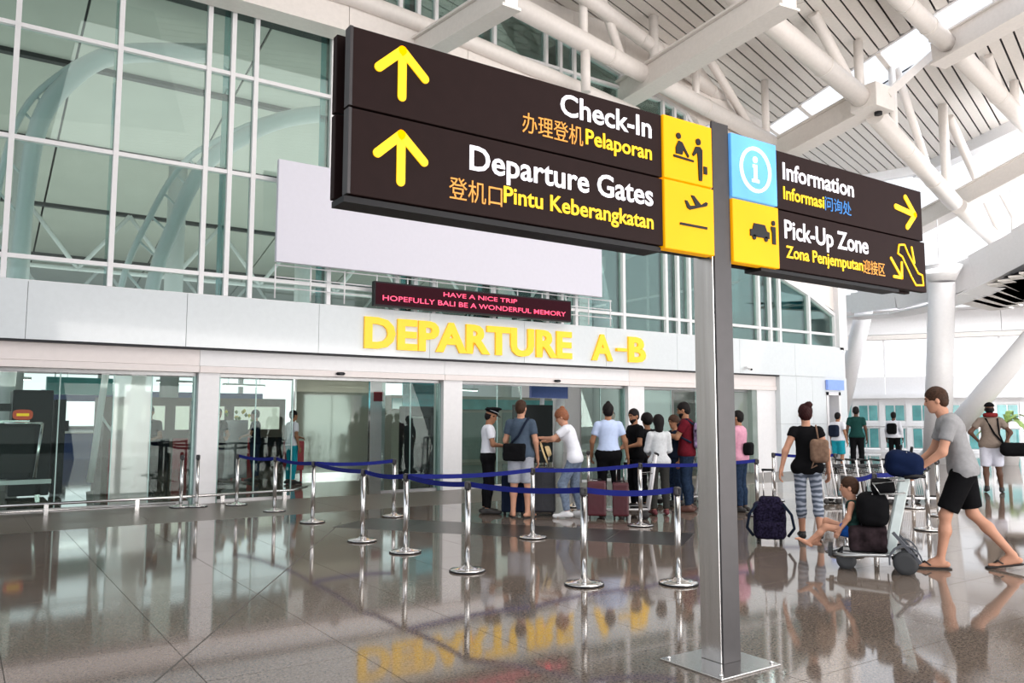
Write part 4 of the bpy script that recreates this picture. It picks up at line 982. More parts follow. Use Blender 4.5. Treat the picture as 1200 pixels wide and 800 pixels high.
# 6 woman with straw hat
def xh(T, A, L, fr):
    c = np.array([.02, .44, 1.02]); St = mat('straw', (.66, .50, .26), .8, var=.2, scale=60)
    Tm = Matrix.Translation(Vector(c)) @ Euler((R(70), R(20), 0)).to_matrix().to_4x4()
    o = MB().lathe([(.01, .10), (.07, .095), (.085, .07), (.09, .0), (.19, -.012), (.19, -.02), (.085, -.01), (.01, .09)], (0, 0, 0), 28).build('straw_hat', St, T); o.matrix_local = Tm; o['label'] = 'straw sun hat with dark band'
    o = MB().lathe([(.0915, .0), (.0925, .015), (.09, .032)], (0, 0, 0), 28).build('hat_band', M_BLK, T); o.matrix_local = Tm
person('red-haired woman in white t-shirt and pale jeans holding a straw sun hat', (7.78, 9.82), -42, 1.68,
       dict(pelvis=(0, -.05, .95), waist=(0, -.03, 1.10), chest=(0, .04, 1.29), neck=(0, .09, 1.44), head=(0, .16, 1.585), hp=-25, sl=(-.18, .07, 1.39), sr=(.18, .07, 1.39), el=(-.22, .26, 1.24), er=(.20, .26, 1.22), wl=(-.12, .45, 1.25), wr=(.10, .42, 1.20),
            hl=(-.09, -.05, .91), hr=(.09, -.05, .91), kl=(-.1, .14, .52), kr=(.1, -.03, .5), al=(-.1, .06, .1), ar=(.1, -.12, .1), tl=(-.11, .21, .03), tr=(.11, .03, .03)),
       'fair', 'red', M_WHC, hem=.86, bottom=M_JEAN, shoes='low', shoecol=M_WSHOE, hairstyle='bunlow', female=True, h=.017, extra=xh, fat=1.06)
# 7 officer with bun
def xo(T, A, L, fr):
    for s in 'lr': MB().bar(A['s'+s]*.95+[0, 0, .062], A['s'+s]*.55+A['neck']*.42+[0, 0, .045], .05, .014).build('epaulette', M_NAVY, T)
    MB().bar((.27, .10, .80), (.29, .12, .72), .06, .02).build('radio', M_BLACK, T)
person('officer in pale blue shirt and black trousers with a top hair bun, seen from behind', (8.66, 9.98), 38, 1.74,
       dict(el=(-.26, .02, 1.14), wl=(-.27, .12, .92), er=(.27, .0, 1.14), wr=(.31, .06, .90), kr=(.12, .05, .5), ar=(.20, .05, .09), tr=(.26, .20, .03)), 'tan', 'black', M_LBLUE, hem=.99, bottom=M_BLK, shoes='low', shoecol=M_SOLE, hairstyle='bun', h=.017, eyes=False, extra=xo, fat=1.1)
# 8 bearded man
person('bearded man in black polo shirt facing left beside the officer', (9.35, 10.1), -78, 1.66, dict(hy=15, hp=-12, el=(-.23, .05, 1.14), er=(.23, .05, 1.14), wl=(-.10, .26, 1.08), wr=(.12, .26, 1.02)), 'tan', 'black', M_BLK, hem=.87, bottom=cloth('black_jeans', (.014, .015, .02)), shoes='low', shoecol=M_SOLE, h=.017, beard=True)
# 9 person in white long sleeves
person('person in white long-sleeved top with black bobbed hair in the queue', (9.14, 9.33), 30, 1.55, dict(el=(-.2, .06, 1.14), er=(.2, .06, 1.14), wl=(-.12, .24, 1.05), wr=(.12, .24, 1.05)), 'tan', 'black', cloth('white_knit', (.6, .62, .64)), sleeve='long', hem=.88, bottom=M_DGREY, shoes='low', shoecol=mat('maroon_shoe', (.12, .02, .03), .5), hairstyle='bob', female=True, h=.017, eyes=False)
# 9b tall black-haired person behind
person('person in black with thick black hair standing behind the white long-sleeved top', (9.68, 10.15), 10, 1.58, {}, 'tan', 'black', cloth('charcoal_top', (.02, .02, .024)), sleeve='long', bottom=M_BLK, shoes='low', shoecol=M_SOLE, hairstyle='curly', female=True, h=.02, eyes=False)
# 10 young woman face next to red tee
person('dark-haired young woman in navy top partly hidden behind the man in maroon', (10.3, 10.12), -75, 1.55, dict(hy=10, hp=-8), 'tan', 'brown', M_NAVY, bottom=M_DJEAN, shoes='low', shoecol=M_SOLE, hairstyle='long', female=True, h=.018)
# 11 man in maroon tee
def xr(T, A, L, fr):
    m = cloth('patterned_backpack', (.30, .22, .36), .9, 14); o = softbag('backpack', (-.16, -.33, 1.0), (.16, -.13, 1.42), m, T, .6, h=.016); o['label'] = 'patterned purple and white backpack'
    for s in (-1, 1): strap(T, [(s*.11, -.14, 1.38), (s*.12, -.02, 1.475), (s*.12, .11, 1.38), (s*.14, .09, 1.2), (s*.16, -.1, 1.1)], .035, M_NAVY)
person('man in maroon t-shirt and jeans with a patterned backpack, facing left', (9.85, 9.42), -35, 1.77, dict(hp=-14, head=(0, .04, 1.62), el=(-.22, .12, 1.18), er=(.22, .12, 1.18), wl=(-.12, .32, 1.22), wr=(.12, .34, 1.22)), 'tan', 'black', M_REDT, hem=.88, bottom=M_DJEAN, shoes='low', shoecol=mat('brown_shoe', (.1, .04, .03), .5), h=.017, beard=True, extra=xr, fat=1.05)
# 12 man in pink behind the post
def xp(T, A, L, fr):
    o = softbag('waist_bag', (-.16, -.26, .98), (.04, -.11, 1.2), M_BLK, T, .6, h=.016)
person('man in pink shirt and dark jeans half hidden behind the sign post', (10.52, 8.9), -20, 1.63, dict(el=(-.22, .08, 1.14), er=(.22, .08, 1.14), wl=(-.12, .27, 1.1), wr=(.12, .27, 1.1)), 'tan', 'black', M_PINK, sleeve='long', hem=.85, bottom=M_DJEAN, shoes='low', shoecol=M_SOLE, h=.018, extra=xp, fat=1.08)
# 13 far man with duffel
def xd(T, A, L, fr):
    g = SDF(A['neck']-.2, A['neck']+.2, .014)
    for i in range(10):
        t0, t1 = R(-60+30*i), R(-60+30*(i+1)); p = lambda t: A['neck']+[.1*math.sin(t), -.1*math.cos(t), .05]
        if i < 9: g.cap(p(t0), p(t1), .042, .042, .01)
    nets('neck_pillow', [g], cloth('red_pillow', (.25, .03, .03)), T, 'red neck pillow')
    strap(T, [(-.12, .08, 1.40), (-.08, -.1, 1.44), (.05, -.15, 1.15), (.2, -.14, .95)], .035, M_BLK); strap(T, [(.12, .1, 1.4), (.12, -.1, 1.44), (.13, -.14, 1.15), (.2, -.14, .95)], .03, M_BLK)
    g = SDF(A['head']-.2, A['head']+.24, .012); g.ell(L(0, -.01, .04), (.095, .115, .1), 0); g.plane(L(0, 0, .05), (0, 0, -1)); nets('cap', [g], M_BLK, T)
    MB().bar(L(0, -.09, .07), L(0, -.17, .075), .12, .015).build('peak', M_BLK, T)
    o = softbag('duffel_bag', (.12, -.40, .72), (.62, -.12, .98), M_BLK, T, .8, h=.018); o['label'] = 'black duffel bag slung at the hip'
person('man in beige t-shirt and white shorts with a black duffel bag and red neck pillow', (17.6, 8.35), 60, 1.83, dict(el=(-.36, -.08, 1.17), wl=(-.22, .02, 1.0), er=(.33, -.06, 1.17), wr=(.24, -.1, .98), kl=(-.11, .03, .5), al=(-.12, -.12, .12), tl=(-.13, .02, .03), ar=(.14, .05, .09), tr=(.17, .21, .03)), 'dark', 'black', M_BEIGE, hem=.86, bottom=M_WSH, legs='knee', shoes='low', shoecol=M_SOLE, hairstyle='cap', h=.02, eyes=False, extra=xd, fat=1.12)
# far people
def xpk(m): 
    def f(T, A, L, fr): softbag('backpack', (-.15, -.34, 1.02), (.15, -.13, 1.38), m, T, .7, h=.025)
    return f
person('distant person in white t-shirt and teal shorts with a dark backpack', (20.9, 14.1), 85, 1.68, {}, 'tan', 'black', M_WHC, bottom=M_TEALC, legs='knee', shoes='low', shoecol=M_SOLE, h=.026, eyes=False, extra=xpk(M_NAVY))
person('distant man in dark green shirt and black trousers beside the service doorway', (21.5, 13.9), 60, 1.85, {}, 'dark', 'black', M_GREEN, bottom=M_BLK, shoes='low', shoecol=M_SOLE, h=.026, eyes=False)
person('distant person in white shirt with black shoulder bag in front of the far windows', (25.1, 14.9), 75, 1.72, {}, 'dark', 'black', M_WHC, sleeve='long', bottom=M_BLK, shoes='low', shoecol=M_SOLE, h=.028, eyes=False, extra=xpk(M_BLK))
# ================================================================ QUEUE POSTS
PH = .875
def stanchion_proto():
    t = empty('queue_post', (0, 0, 0))
    MB().lathe([(.178, 0), (.182, .008), (.178, .014)], n=32).build('base_rim', M_BLACK, t)
    MB().lathe([(.176, .014), (.172, .022), (.12, .032), (.05, .042), (.034, .06)], n=32).build('base', M_CHROME, t)
    MB().tube([(0, 0, .04), (0, 0, PH-.07)], .029, 18).build('post', M_STEEL, t)
    h = MB().lathe([(.032, PH-.075), (.034, PH-.07), (.034, PH-.01), (.02, PH)], n=18).build('belt_head', M_POLED, t)
    MB().box(-.012, .012, -.042, -.03, PH-.065, PH-.015).build('belt_slot', M_BLACK, h)
    return t
sp0 = stanchion_proto(); used0 = [False]
def copy_tree(o, parent=None):
    c = o.copy(); COL.objects.link(c)
    if parent: c.parent = parent
    for ch in list(o.children): copy_tree(ch, c)
    return c
posts = {}
def post(k, x, y, label, rz=0):
    t = sp0 if not used0[0] else copy_tree(sp0); used0[0] = True
    t.location = (x, y, 0); t['label'] = label; t['category'] = 'queue post'; t['group'] = 'chrome queue posts with blue belts'; posts[k] = t; return t
def belt(a, b, sag=.03, z=.845):
    A, B = posts[a].location, posts[b].location; L = (B-A).length; d = (B-A).normalized(); V = []; F = []; n = 10; s = d.cross(Vector((0, 0, 1)))*.0015
    for i in range(n+1):
        q = i/n; p = d*(.03+(L-.06)*q); zz = z-sag*4*q*(1-q)
        for sg in (-1, 1):
            for w in (-.026, .026): V.append(p+s*sg+Vector((0, 0, zz+w)))
        if i:
            o, m = 4*(i-1), 4*i; F += [(o, m, m+1, o+1), (o+2, o+3, m+3, m+2), (o+1, m+1, m+3, o+3), (o, o+2, m+2, m)]
    MB().add(V, F).build('belt', M_BELT, posts[a])
for k, x, y, lb in [('A', 4.06, 14.45, 'queue post farthest left on the blue belt, just right of the first white pillar'), ('B', 4.30, 13.15, 'second queue post of the left belt run, in front of the second entrance bay'),
    ('C', 4.31, 11.46, 'queue post where the left belt run splits, in front of the frosted partition'), ('D', 4.17, 9.39, 'queue post just left of the two close posts beside the dark inlay'),
    ('E', 5.60, 11.46, 'thin queue post standing behind the belt near the dark floor inlay corner'), ('F', 4.23, 8.35, 'queue post at which the upper belt to the right begins, left of the guard'),
    ('G', 4.23, 7.0, 'large queue post in front of the guard, at the left of the front belt'), ('H', 6.07, 8.46, 'queue post in front of the man with the shoulder bag'),
    ('I', 4.77, 5.85, 'nearest queue post, in front of the officer and the maroon suitcase'), ('J', 8.0, 8.55, 'queue post in front of the bearded man'),
    ('K', 5.51, 5.4, 'queue post ending the front belt just left of the sign post'), ('L', 10.35, 8.43, 'queue post just right of the sign post near the man in pink'),
    ('M', 8.75, 11.0, 'dark low queue post behind the woman with the straw hat'), ('N', 10.21, 12.37, 'queue post at the glass doors between the woman in white and the officer'),
    ('O', 3.18, 14.62, 'left one of the two close posts left of the first white pillar'), ('P', 3.42, 14.55, 'right one of the two close posts left of the first white pillar'),
    ('Q', 8.17, 5.46, 'queue post behind the seated child'), ('R', 8.80, 5.5, 'queue post behind the luggage on the cart'),
    ('S', 10.93, 6.05, 'queue post seen between the luggage cart and the man in grey, nearer one'), ('T', 12.65, 6.83, 'queue post seen right beside the knees of the man in grey'),
    ('U', 13.39, 7.66, 'farthest queue post behind the luggage cart handle'), ('V', 12.45, 9.75, 'queue post of the far belt behind the woman in black, left'), ('X', 13.13, 8.93, 'queue post of the far belt right of the woman in black')]:
    post(k, x, y, lb)
for a, b in ('AB', 'BC', 'CE', 'CD', 'DF', 'FG', 'FH', 'HJ', 'JL', 'GI', 'IK', 'QR', 'RS', 'VX'): belt(a, b)
posts['W'] = posts['V']
# low pipe barrier
br = empty('floor_barrier', (-2, 14.62, 0), label='low steel pipe barrier along the floor in front of the first entrance bay', cat='barrier')
MB().tube([(0, 0, .17), (5.1, 0, .17), (7.2, .25, .17), (7.7, .9, .17)], .024, 12).build('pipe', M_STEEL, br)
MB().tube([(0, 0, .07), (5.1, 0, .07)], .012, 8).build('lower_pipe', M_STEEL, br)
for x in (.6, 1.9, 3.2, 4.5, 5.9, 7.0): MB().box(x-.03, x+.03, -.03, .03, 0, .16).build('foot', M_STEEL, br) if x < 5.5 else MB().box(x-.03, x+.03, .1, .16, 0, .16).build('foot', M_STEEL, br)
# ================================================================ LUGGAGE CART WITH ITS LOAD
Rt = -R(-33)
M_FRAME = mat('cart_frame_aluminium', (.55, .56, .56), .3, .8); M_TYRE = mat('tyre_grey', (.03, .032, .035), .6); M_FEND = mat('fender_grey', (.08, .085, .1), .4); M_COLM = mat('cart_column_pale', (.62, .70, .69), .35)
def big_cart():
    t = empty('luggage_cart', (7.85, 4.61, 0), Rt, 'aluminium luggage cart loaded with dark bags, pushed by the man in grey', 'cart')
    MB().tube([(-.25, -.1, .19), (-.25, .55, .15), (0, .72, .14), (.25, .55, .15), (.25, -.1, .19)], .017, 10, True).build('frame', M_FRAME, t)
    for y in (.1, .25, .4): MB().tube([(-.25, y, .17), (.25, y, .17)], .01, 8).build('deck_bar', M_FRAME, t)
    MB().box(-.24, .24, .02, .56, .17, .18).build('deck', M_FRAME, t, .003)
    def wheel(x, y, r, w):
        T = Matrix.Translation((x, y, r)) @ Matrix.Rotation(math.pi/2, 4, 'Y')
        mb = MB(); mb.lathe([(r*.55, -w/2), (r*.92, -w/2), (r, -w*.25), (r, w*.25), (r*.92, w/2), (r*.55, w/2)], n=24); o = mb.build('wheel', M_TYRE, t); o.matrix_local = T
        h = MB().lathe([(.01, -w*.4), (r*.56, -w*.3), (r*.56, w*.3), (.01, w*.4)], n=20).build('hub', M_FRAME, o); return o
    for x in (-.27, .27): wheel(x, 0, .115, .05)
    wheel(-.16, .53, .095, .045); wheel(.16, .53, .095, .045)
    for x in (-.27, .27):
        P = [(x, .12*math.cos(R(a))*1.2+.0, .12+.16*math.sin(R(a))) for a in range(-10, 190, 20)]
        mb = MB()
        for a, b in zip(P, P[1:]): mb.bar(a, b, .07, .014)
        mb.build('fender', M_FEND, t)
        MB().bar((x, -.13, .12), (x, .10, .40), .05, .03).build('stay', M_FEND, t)
    for x in (-.14, .14): MB().bar((x, .13, .18), (x, -.035, .92), .05, .09).build('column', M_COLM, t, .01)
    MB().tube([(-.27, -.02, .93), (-.27, -.13, .95), (-.2, -.2, .94), (.2, -.2, .94), (.27, -.13, .95), (.27, -.02, .93)], .017, 10).build('handle', M_BLACK, t)
    bk = MB(); bk.tube([(-.22, -.02, .9), (-.22, .26, .86), (.22, .26, .86), (.22, -.02, .9)], .009, 8, True).tube([(-.22, -.02, .78), (-.22, .2, .76), (.22, .2, .76), (.22, -.02, .78)], .008, 8, True)
    for x in (-.2, -.1, 0, .1, .2): bk.tube([(x, .2, .76), (x, .26, .86)], .005, 6).tube([(x, -.02, .77), (x, .2, .76)], .005, 6)
    bk.build('basket', M_FRAME, t)
    MB().box(-.15, .15, .66, .70, .12, .22).build('bumper', M_TYRE, t)
    return t
big_cart()
def on_cart(name, lbl, cat, lo, hi, m, rx, rotx=0, folds=.006, extra=None, grp=None):
    c = [(a+b)/2 for a, b in zip(lo, hi)]; rz = Matrix.Rotation(Rt, 4, 'Z'); base = Matrix.Translation((7.85, 4.61, 0)) @ rz
    w = base @ Vector((c[0], c[1], lo[2])); t = empty(name, w, Rt, lbl, cat, grp)
    if rotx: t.rotation_euler = Euler((R(rotx), 0, Rt))
    hf = [(b-a)/2 for a, b in zip(lo, hi)]
    softbag('shell', (-hf[0], -hf[1], 0), (hf[0], hf[1], hi[2]-lo[2]), m, t, rx, folds=folds)
    if extra: extra(t, hf, hi[2]-lo[2])
    return t
def handles(t, hf, H):
    for s in (-.05, .05): MB().tube([(-.1, s, H-.03), (-.08, s, H+.05), (.08, s, H+.05), (.1, s, H-.03)], .009, 8).build('handle', M_BLACK, t)
    MB().tube([(-hf[0]*.85, 0, H-.005), (hf[0]*.85, 0, H-.005)], .004, 6).build('zip', M_STEEL, t)
M_FLOR = cloth('dark_patterned_bag', (.045, .03, .035), .98, 7)
on_cart('suitcase', 'dark patterned suitcase lying at the bottom of the luggage cart', 'suitcase', (-.22, .15, .185), (.22, .50, .43), M_FLOR, .3, extra=handles)
on_cart('duffel_bag', 'black duffel bag piled on the suitcase on the luggage cart', 'bag', (-.24, .12, .43), (.22, .42, .76), M_BLK, .7, extra=handles)
on_cart('holdall', 'small black soft bag on top of the pile on the luggage cart', 'bag', (-.2, .06, .75), (.18, .28, .89), M_BLK, .8)
on_cart('duffel_bag', 'navy blue holdall resting on the cart basket by the handle', 'bag', (-.26, -.18, .92), (.22, .16, 1.18), cloth('navy_bag', (.01, .022, .075)), .75, 10, extra=handles)
on_cart('backpack', 'black backpack leaning on the side of the loaded cart', 'bag', (-.30, .28, .2), (-.16, .5, .5), M_BLK, .6) if False else None
# ================================================================ LUGGAGE ON THE FLOOR
def trolley_case(loc, rz, w, d, h, m, lbl, grp=None, handle=.0, soft=.2):
    t = empty('suitcase', (loc[0], loc[1], 0), rz, lbl, 'suitcase', grp)
    softbag('shell', (-w/2, -d/2, .05), (w/2, d/2, h), m, t, soft, folds=.001)
    for x in (-w*.38, w*.38):
        for y in (-d*.3, d*.3):
            o = MB().lathe([(.01, -.012), (.026, -.012), (.028, 0), (.026, .012), (.01, .012)], n=12).build('wheel', M_SOLE, t); o.matrix_local = Matrix.Translation((x, y, .028)) @ Matrix.Rotation(math.pi/2, 4, 'Y')
            MB().box(x-.012, x+.012, y-.01, y+.01, .03, .07).build('caster', M_SOLE, t)
    for x in (-w*.3, 0, w*.3): MB().box(x-.006, x+.006, -d/2-.004, -d/2+.01, .1, h-.06).build('rib', m, t)
    MB().tube([(-.07, 0, h-.01), (-.06, 0, h+.025), (.06, 0, h+.025), (.07, 0, h-.01)], .008, 8).build('carry_handle', M_BLACK, t)
    if handle: MB().tube([(-w*.22, d*.3, h-.02), (-w*.22, d*.3, h+handle), (w*.22, d*.3, h+handle), (w*.22, d*.3, h-.02)], .008, 8).build('pull_handle', M_STEEL, t)
    return t
M_MAR = mat('maroon_shell', (.065, .006, .012), .4, var=.1); M_CHAR = mat('charcoal_shell', (.02, .02, .026), .45, var=.1)
trolley_case((7.62, 10.35), R(-40), .40, .26, .74, M_CHAR, 'charcoal suitcase between the man in slate t-shirt and the red-haired woman', handle=.25)
trolley_case((7.25, 10.62), R(-40), .36, .24, .62, M_NAVY, 'dark navy suitcase behind the legs of the man with the shoulder bag')
trolley_case((8.02, 9.52), R(-40), .28, .24, .56, M_MAR, 'left maroon hard-shell suitcase beside the officer', 'maroon suitcases')
trolley_case((8.28, 9.28), R(-40), .24, .22, .54, M_MAR, 'right maroon hard-shell suitcase beside the officer', 'maroon suitcases', handle=.2)
trolley_case((10.25, 9.05), R(-30), .40, .26, .72, M_CHAR, 'black suitcase just left of the sign post, behind the man in maroon', handle=.2)
# purple trolley backpack pulled by the woman
t = empty('trolley_bag', (8.22, 6.52, 0), R(-48)+R(0), 'purple patterned wheeled backpack pulled by the woman in black', 'bag')
M_PUR = cloth('purple_pattern_bag', (.03, .024, .06), .8, 40)
softbag('body', (-.19, -.12, .05), (.19, .12, .50), M_PUR, t, .6, folds=.004)
softbag('front_pocket', (-.16, -.18, .07), (.16, -.08, .27), M_PUR, t, .6, folds=.003)
o = softbag('top_flap', (-.12, -.1, .42), (.14, .1, .56), M_PUR, t, .8, folds=.003)
for s in (-1, 1): MB().tube([(s*.15, -.13, .48), (s*.24, -.17, .36), (s*.27, -.16, .2), (s*.2, -.13, .1)], .018, 8).build('shoulder_strap', M_NAVY, t)
for s in (-1, 1): MB().tube([(s*.055, .10, .45), (s*.055, .12, .86)], .008, 8).build('pull_rod', M_STEEL, t)
MB().tube([(-.07, .12, .87), (.07, .12, .87)], .014, 8).build('grip', M_BLACK, t)
for s in (-1, 1):
    o = MB().lathe([(.01, -.015), (.04, -.015), (.042, 0), (.04, .015), (.01, .015)], n=14).build('wheel', M_SOLE, t); o.matrix_local = Matrix.Translation((s*.13, .07, .042)) @ Matrix.Rotation(math.pi/2, 4, 'Y')
for s in (-1, 1): MB().box(s*.12-.01, s*.12+.01, -.1, -.08, 0, .06).build('foot', M_SOLE, t)
# white luggage carts in the queue
def small_cart(loc, rz, lbl, grp=None, s=1.0):
    t = empty('luggage_cart', (loc[0], loc[1], 0), rz, lbl, 'cart', grp); t.scale = (s, s, s)
    MB().tube([(-.24, -.1, .15), (-.22, .7, .12), (.22, .7, .12), (.24, -.1, .15)], .016, 8, True).build('frame', M_WHITE, t)
    MB().tube([(-.24, -.1, .15), (-.25, -.22, .95), (.25, -.22, .95), (.24, -.1, .15)], .018, 8).build('upright', M_WHITE, t)
    MB().tube([(-.25, -.24, .96), (.25, -.24, .96)], .024, 8).build('handle', M_BLACK, t)
    for k in range(5): MB().tube([(-.18+.09*k, -.1, .16), (-.18+.09*k, -.2, .85)], .008, 6).build('back_bar', M_WHITE, t)
    mb = MB().tube([(-.23, -.2, .82), (-.2, .05, .78), (.2, .05, .78), (.23, -.2, .82)], .01, 6, True).tube([(-.2, -.18, .68), (-.18, .0, .66), (.18, .0, .66), (.2, -.18, .68)], .008, 6, True)
    for k in range(5): mb.tube([(-.16+.08*k, .05, .78), (-.16+.08*k, 0, .66)], .005, 6)
    mb.build('basket', M_BLACK if grp else M_STEEL, t)
    if grp: MB().box(-.2, .2, -.19, .03, .80, .86).build('child_seat', M_BLACK, t, .01)
    MB().box(-.2, .2, .0, .64, .145, .155).build('deck', M_STEEL, t)
    for x, y in ((-.22, -.05), (.22, -.05), (0, .62)):
        o = MB().lathe([(.01, -.02), (.06, -.02), (.062, 0), (.06, .02), (.01, .02)], n=12).build('wheel', M_SOLE, t); o.matrix_local = Matrix.Translation((x, y, .062)) @ Matrix.Rotation(math.pi/2, 4, 'Y')
    return t
small_cart((8.66, 9.24), R(50), 'white luggage cart standing between the officer and the bearded man')
small_cart((10.83, 10.2), R(60), 'white luggage cart behind the man in maroon')
for k in range(9):
    small_cart((12.85+.185*k, 8.98-.125*k), R(56)+math.pi, '%s empty luggage cart in the nested row behind the luggage and the child' % ['leftmost', 'second', 'third', 'fourth', 'fifth', 'sixth', 'seventh', 'eighth', 'ninth'][k], 'nested row of empty carts', .80)
# ================================================================ INTERIOR FITTINGS
M_SCR = mat('scanner_charcoal', (.012, .013, .016), .5, spec=.2); M_REDP = mat('red_panel', (.32, .02, .03), .5); M_ORP = mat('orange_red_sign', (.75, .08, .02), .5, emit=.15)
t = empty('baggage_scanner', (.2, 17.6, 0), label='black baggage x-ray scanner behind the glass of the first bay', cat='scanner')
MB().box(-2.6, .95, 0, .9, .38, 1.40).build('tunnel_housing', M_SCR, t, .02)
MB().box(.62, 1.28, .1, 1.0, .05, 2.02).build('end_cabinet', M_SCR, t, .02); MB().box(1.34, 1.52, .3, .9, .05, 1.85).build('side_cabinet', M_SCR, t, .01)
MB().box(-2.6, 1.3, -.08, .02, .28, .36).build('conveyor_rail', M_WHITE, t); MB().box(-2.6, .9, -.04, .0, 1.40, 1.45).build('top_rail', M_STEEL, t)
MB().tube([(1.02, -.12, .40), (1.10, -.12, 1.40)], .03, 10).build('grab_rail', M_CHROME, t); MB().tube([(.5, -.12, 1.40), (1.10, -.12, 1.40)], .025, 10).build('grab_rail', M_CHROME, t)
for x in (-2.4, -.9, 1.1): MB().box(x-.04, x+.04, .1, .18, 0, .3).build('leg', M_STEEL, t)
for x in (-2.2, -1.0, .1): MB().box(x, x+.9, -.012, 0, .48, 1.32).build('access_panel', M_BLACK, t, .004)
MB().box(.3, .6, -.02, .03, 1.62, 1.76).build('monitor', M_BLACK, t)
t = empty('warning_sign', (.98, 17.5, 1.46), label='orange-red rounded sign on top of the black scanner', cat='sign')
mb = MB(); pts = [(.16*math.copysign(abs(math.cos(R(a)))**.6, math.cos(R(a))), .095*math.copysign(abs(math.sin(R(a)))**.6, math.sin(R(a)))+.095) for a in range(0, 360, 15)]; mb.prism(pts, -.03, .03).build('panel', M_ORP, t)
MB().box(-.1, .1, -.034, -.03, .07, .12).build('stripe', M_YELT, t)
t = empty('frosted_partition', (7.0, 20.0, 0), label='tall olive-tinted frosted glass partition inside the second entrance bay', cat='partition')
MB().box(0, 2.0, 0, .05, .12, 2.75).build('glass_sheet', M_FROST, t); MB().box(1.98, 2.03, -.02, .07, 0, 2.9).build('post', M_STEEL, t); MB().box(-.03, .02, -.02, .07, 0, 2.9).build('post', M_STEEL, t); MB().box(0, 2.0, -.02, .07, 0, .12).build('plinth', M_STEEL, t)
t = empty('white_pillar', (9.1, 20.1, 0), label='pale square pillar with a red notice behind the second entrance bay', cat='pillar')
MB().box(0, .42, 0, .4, 0, 3.6).build('shaft', M_WHITE, t); MB().box(.08, .36, -.02, 0, 1.95, 2.2).build('notice', M_REDP, t)
t = empty('screen_stand', (9.35, 18.6, 0), label='black screening gate with green glass top behind the right part of the second bay', cat='gate')
for x in (0, .75, 1.5): MB().box(x, x+.12, 0, .3, 0, 1.75).build('side_post', M_SCR, t)
MB().box(0, 1.62, 0, .3, 1.55, 1.8).build('lintel', M_SCR, t); MB().box(0, 1.62, .1, .16, .1, 1.5).build('dark_panel', M_SCR, t); MB().box(0, 1.62, .1, .14, 1.8, 2.7).build('glass_top', M_TEAL, t)
t = empty('display_board', (11.55, 17.2, 0), label='large black display board behind the woman holding the straw hat', cat='board')
MB().box(.2, 1.45, 0, .08, .35, 1.85).build('panel', M_BLACK, t, .01); 
for x in (.35, 1.2): MB().box(x, x+.06, .01, .07, 0, .4).build('leg', M_STEEL, t)
t = empty('display_board', (10.35, 19.2, 0), label='wide black screen low behind the glass at the right end of the second bay', cat='board')
MB().box(-.1, .8, 0, .08, .50, 1.60).build('panel', M_BLACK, t, .01); MB().box(.3, .36, .01, .07, 0, .55).build('leg', M_STEEL, t)
t = empty('metal_cabinet', (4.9, 20.2, 0), label='dark grey metal cabinet behind the left glass of the second bay', cat='cabinet')
MB().box(.1, 1.0, 0, .5, .05, 1.45).build('carcass', mat('cabinet_grey', (.10, .105, .11), .3, .4), t, .01)
for x in (.12, .56): MB().box(x, x+.42, -.015, 0, .1, 1.4).build('door', mat('cabinet_grey', (.1, .1, .11), .3), t); 
MB().box(-.3, .0, .1, .4, 0, 1.9).build('side_unit', M_BLACK, t)
t = empty('red_lectern', (6.55, 19.2, 0), label='small dark red desk panel beside the frosted partition', cat='desk')
MB().box(0, .42, 0, .3, .25, .95).build('panel', M_REDP, t, .01); MB().box(.02, .06, .05, .1, 0, .3).build('leg', M_REDP, t); MB().box(.36, .4, .05, .1, 0, .3).build('leg', M_REDP, t)
t = empty('tall_planter', (6.0, 21.4, 0), label='bunch of yellow and green flowers behind the second bay glass', cat='plant')
MB().lathe([(.1, 0), (.14, .6), (.15, 1.2), (.12, 1.2)], n=16).build('vase', M_WHITE, t)
rn = random.Random(3)
for k in range(14):
    a = rn.uniform(0, 6.28); e = rn.uniform(.1, .4); MB().lathe([(.002, -.06), (.05, 0), (.002, .06)], (e*math.cos(a), e*math.sin(a), 1.35+rn.uniform(0, .35)), 8).build('blossom', mat('blossom_yellow', (.7, .6, .05), .6) if k % 2 else mat('leaf_green', (.2, .3, .06), .5), t)
# low interior counters and belts, far inside
M_BLUP = mat('counter_blue', (.04, .07, .22), .5)
for k, (x, y) in enumerate([(2.4, 33), (5.2, 33), (8.0, 33.2), (-.6, 33)]):
    t = empty('check_in_counter', (x, y, 0), label='%s far blue and white counter deep inside the hall' % ['second from left', 'third from left', 'fourth from left', 'leftmost'][k], cat='counter', group='far counters inside the hall')
    MB().box(0, 2.4, 0, .7, 0, .95).build('body', M_BLUP, t); MB().box(-.05, 2.45, -.1, .8, .95, 1.02).build('worktop', M_WHITE, t); MB().box(.4, .9, .2, .25, 1.02, 1.4).build('monitor', M_BLACK, t)
    MB().box(0, 2.4, .5, .56, 2.1, 2.5).build('header_sign', M_BLUP, t); MB().box(.02, .08, .5, .56, 1.0, 2.1).build('post', M_STEEL, t); MB().box(2.32, 2.38, .5, .56, 1.0, 2.1).build('post', M_STEEL, t)
for k in range(7):
    t = empty('floor_pillar', (-3+4.2*k, 27, 0), label='%s round white pillar in the middle of the inner hall' % ['first', 'second', 'third', 'fourth', 'fifth', 'sixth', 'seventh'][k], cat='pillar', group='inner hall pillars')
    MB().tube([(0, 0, 0), (0, 0, 9.5)], .28, 20).build('shaft', M_WHITE, t); MB().lathe([(.36, 0), (.36, .12), (.28, .2)], n=20).build('base', M_STEEL, t)
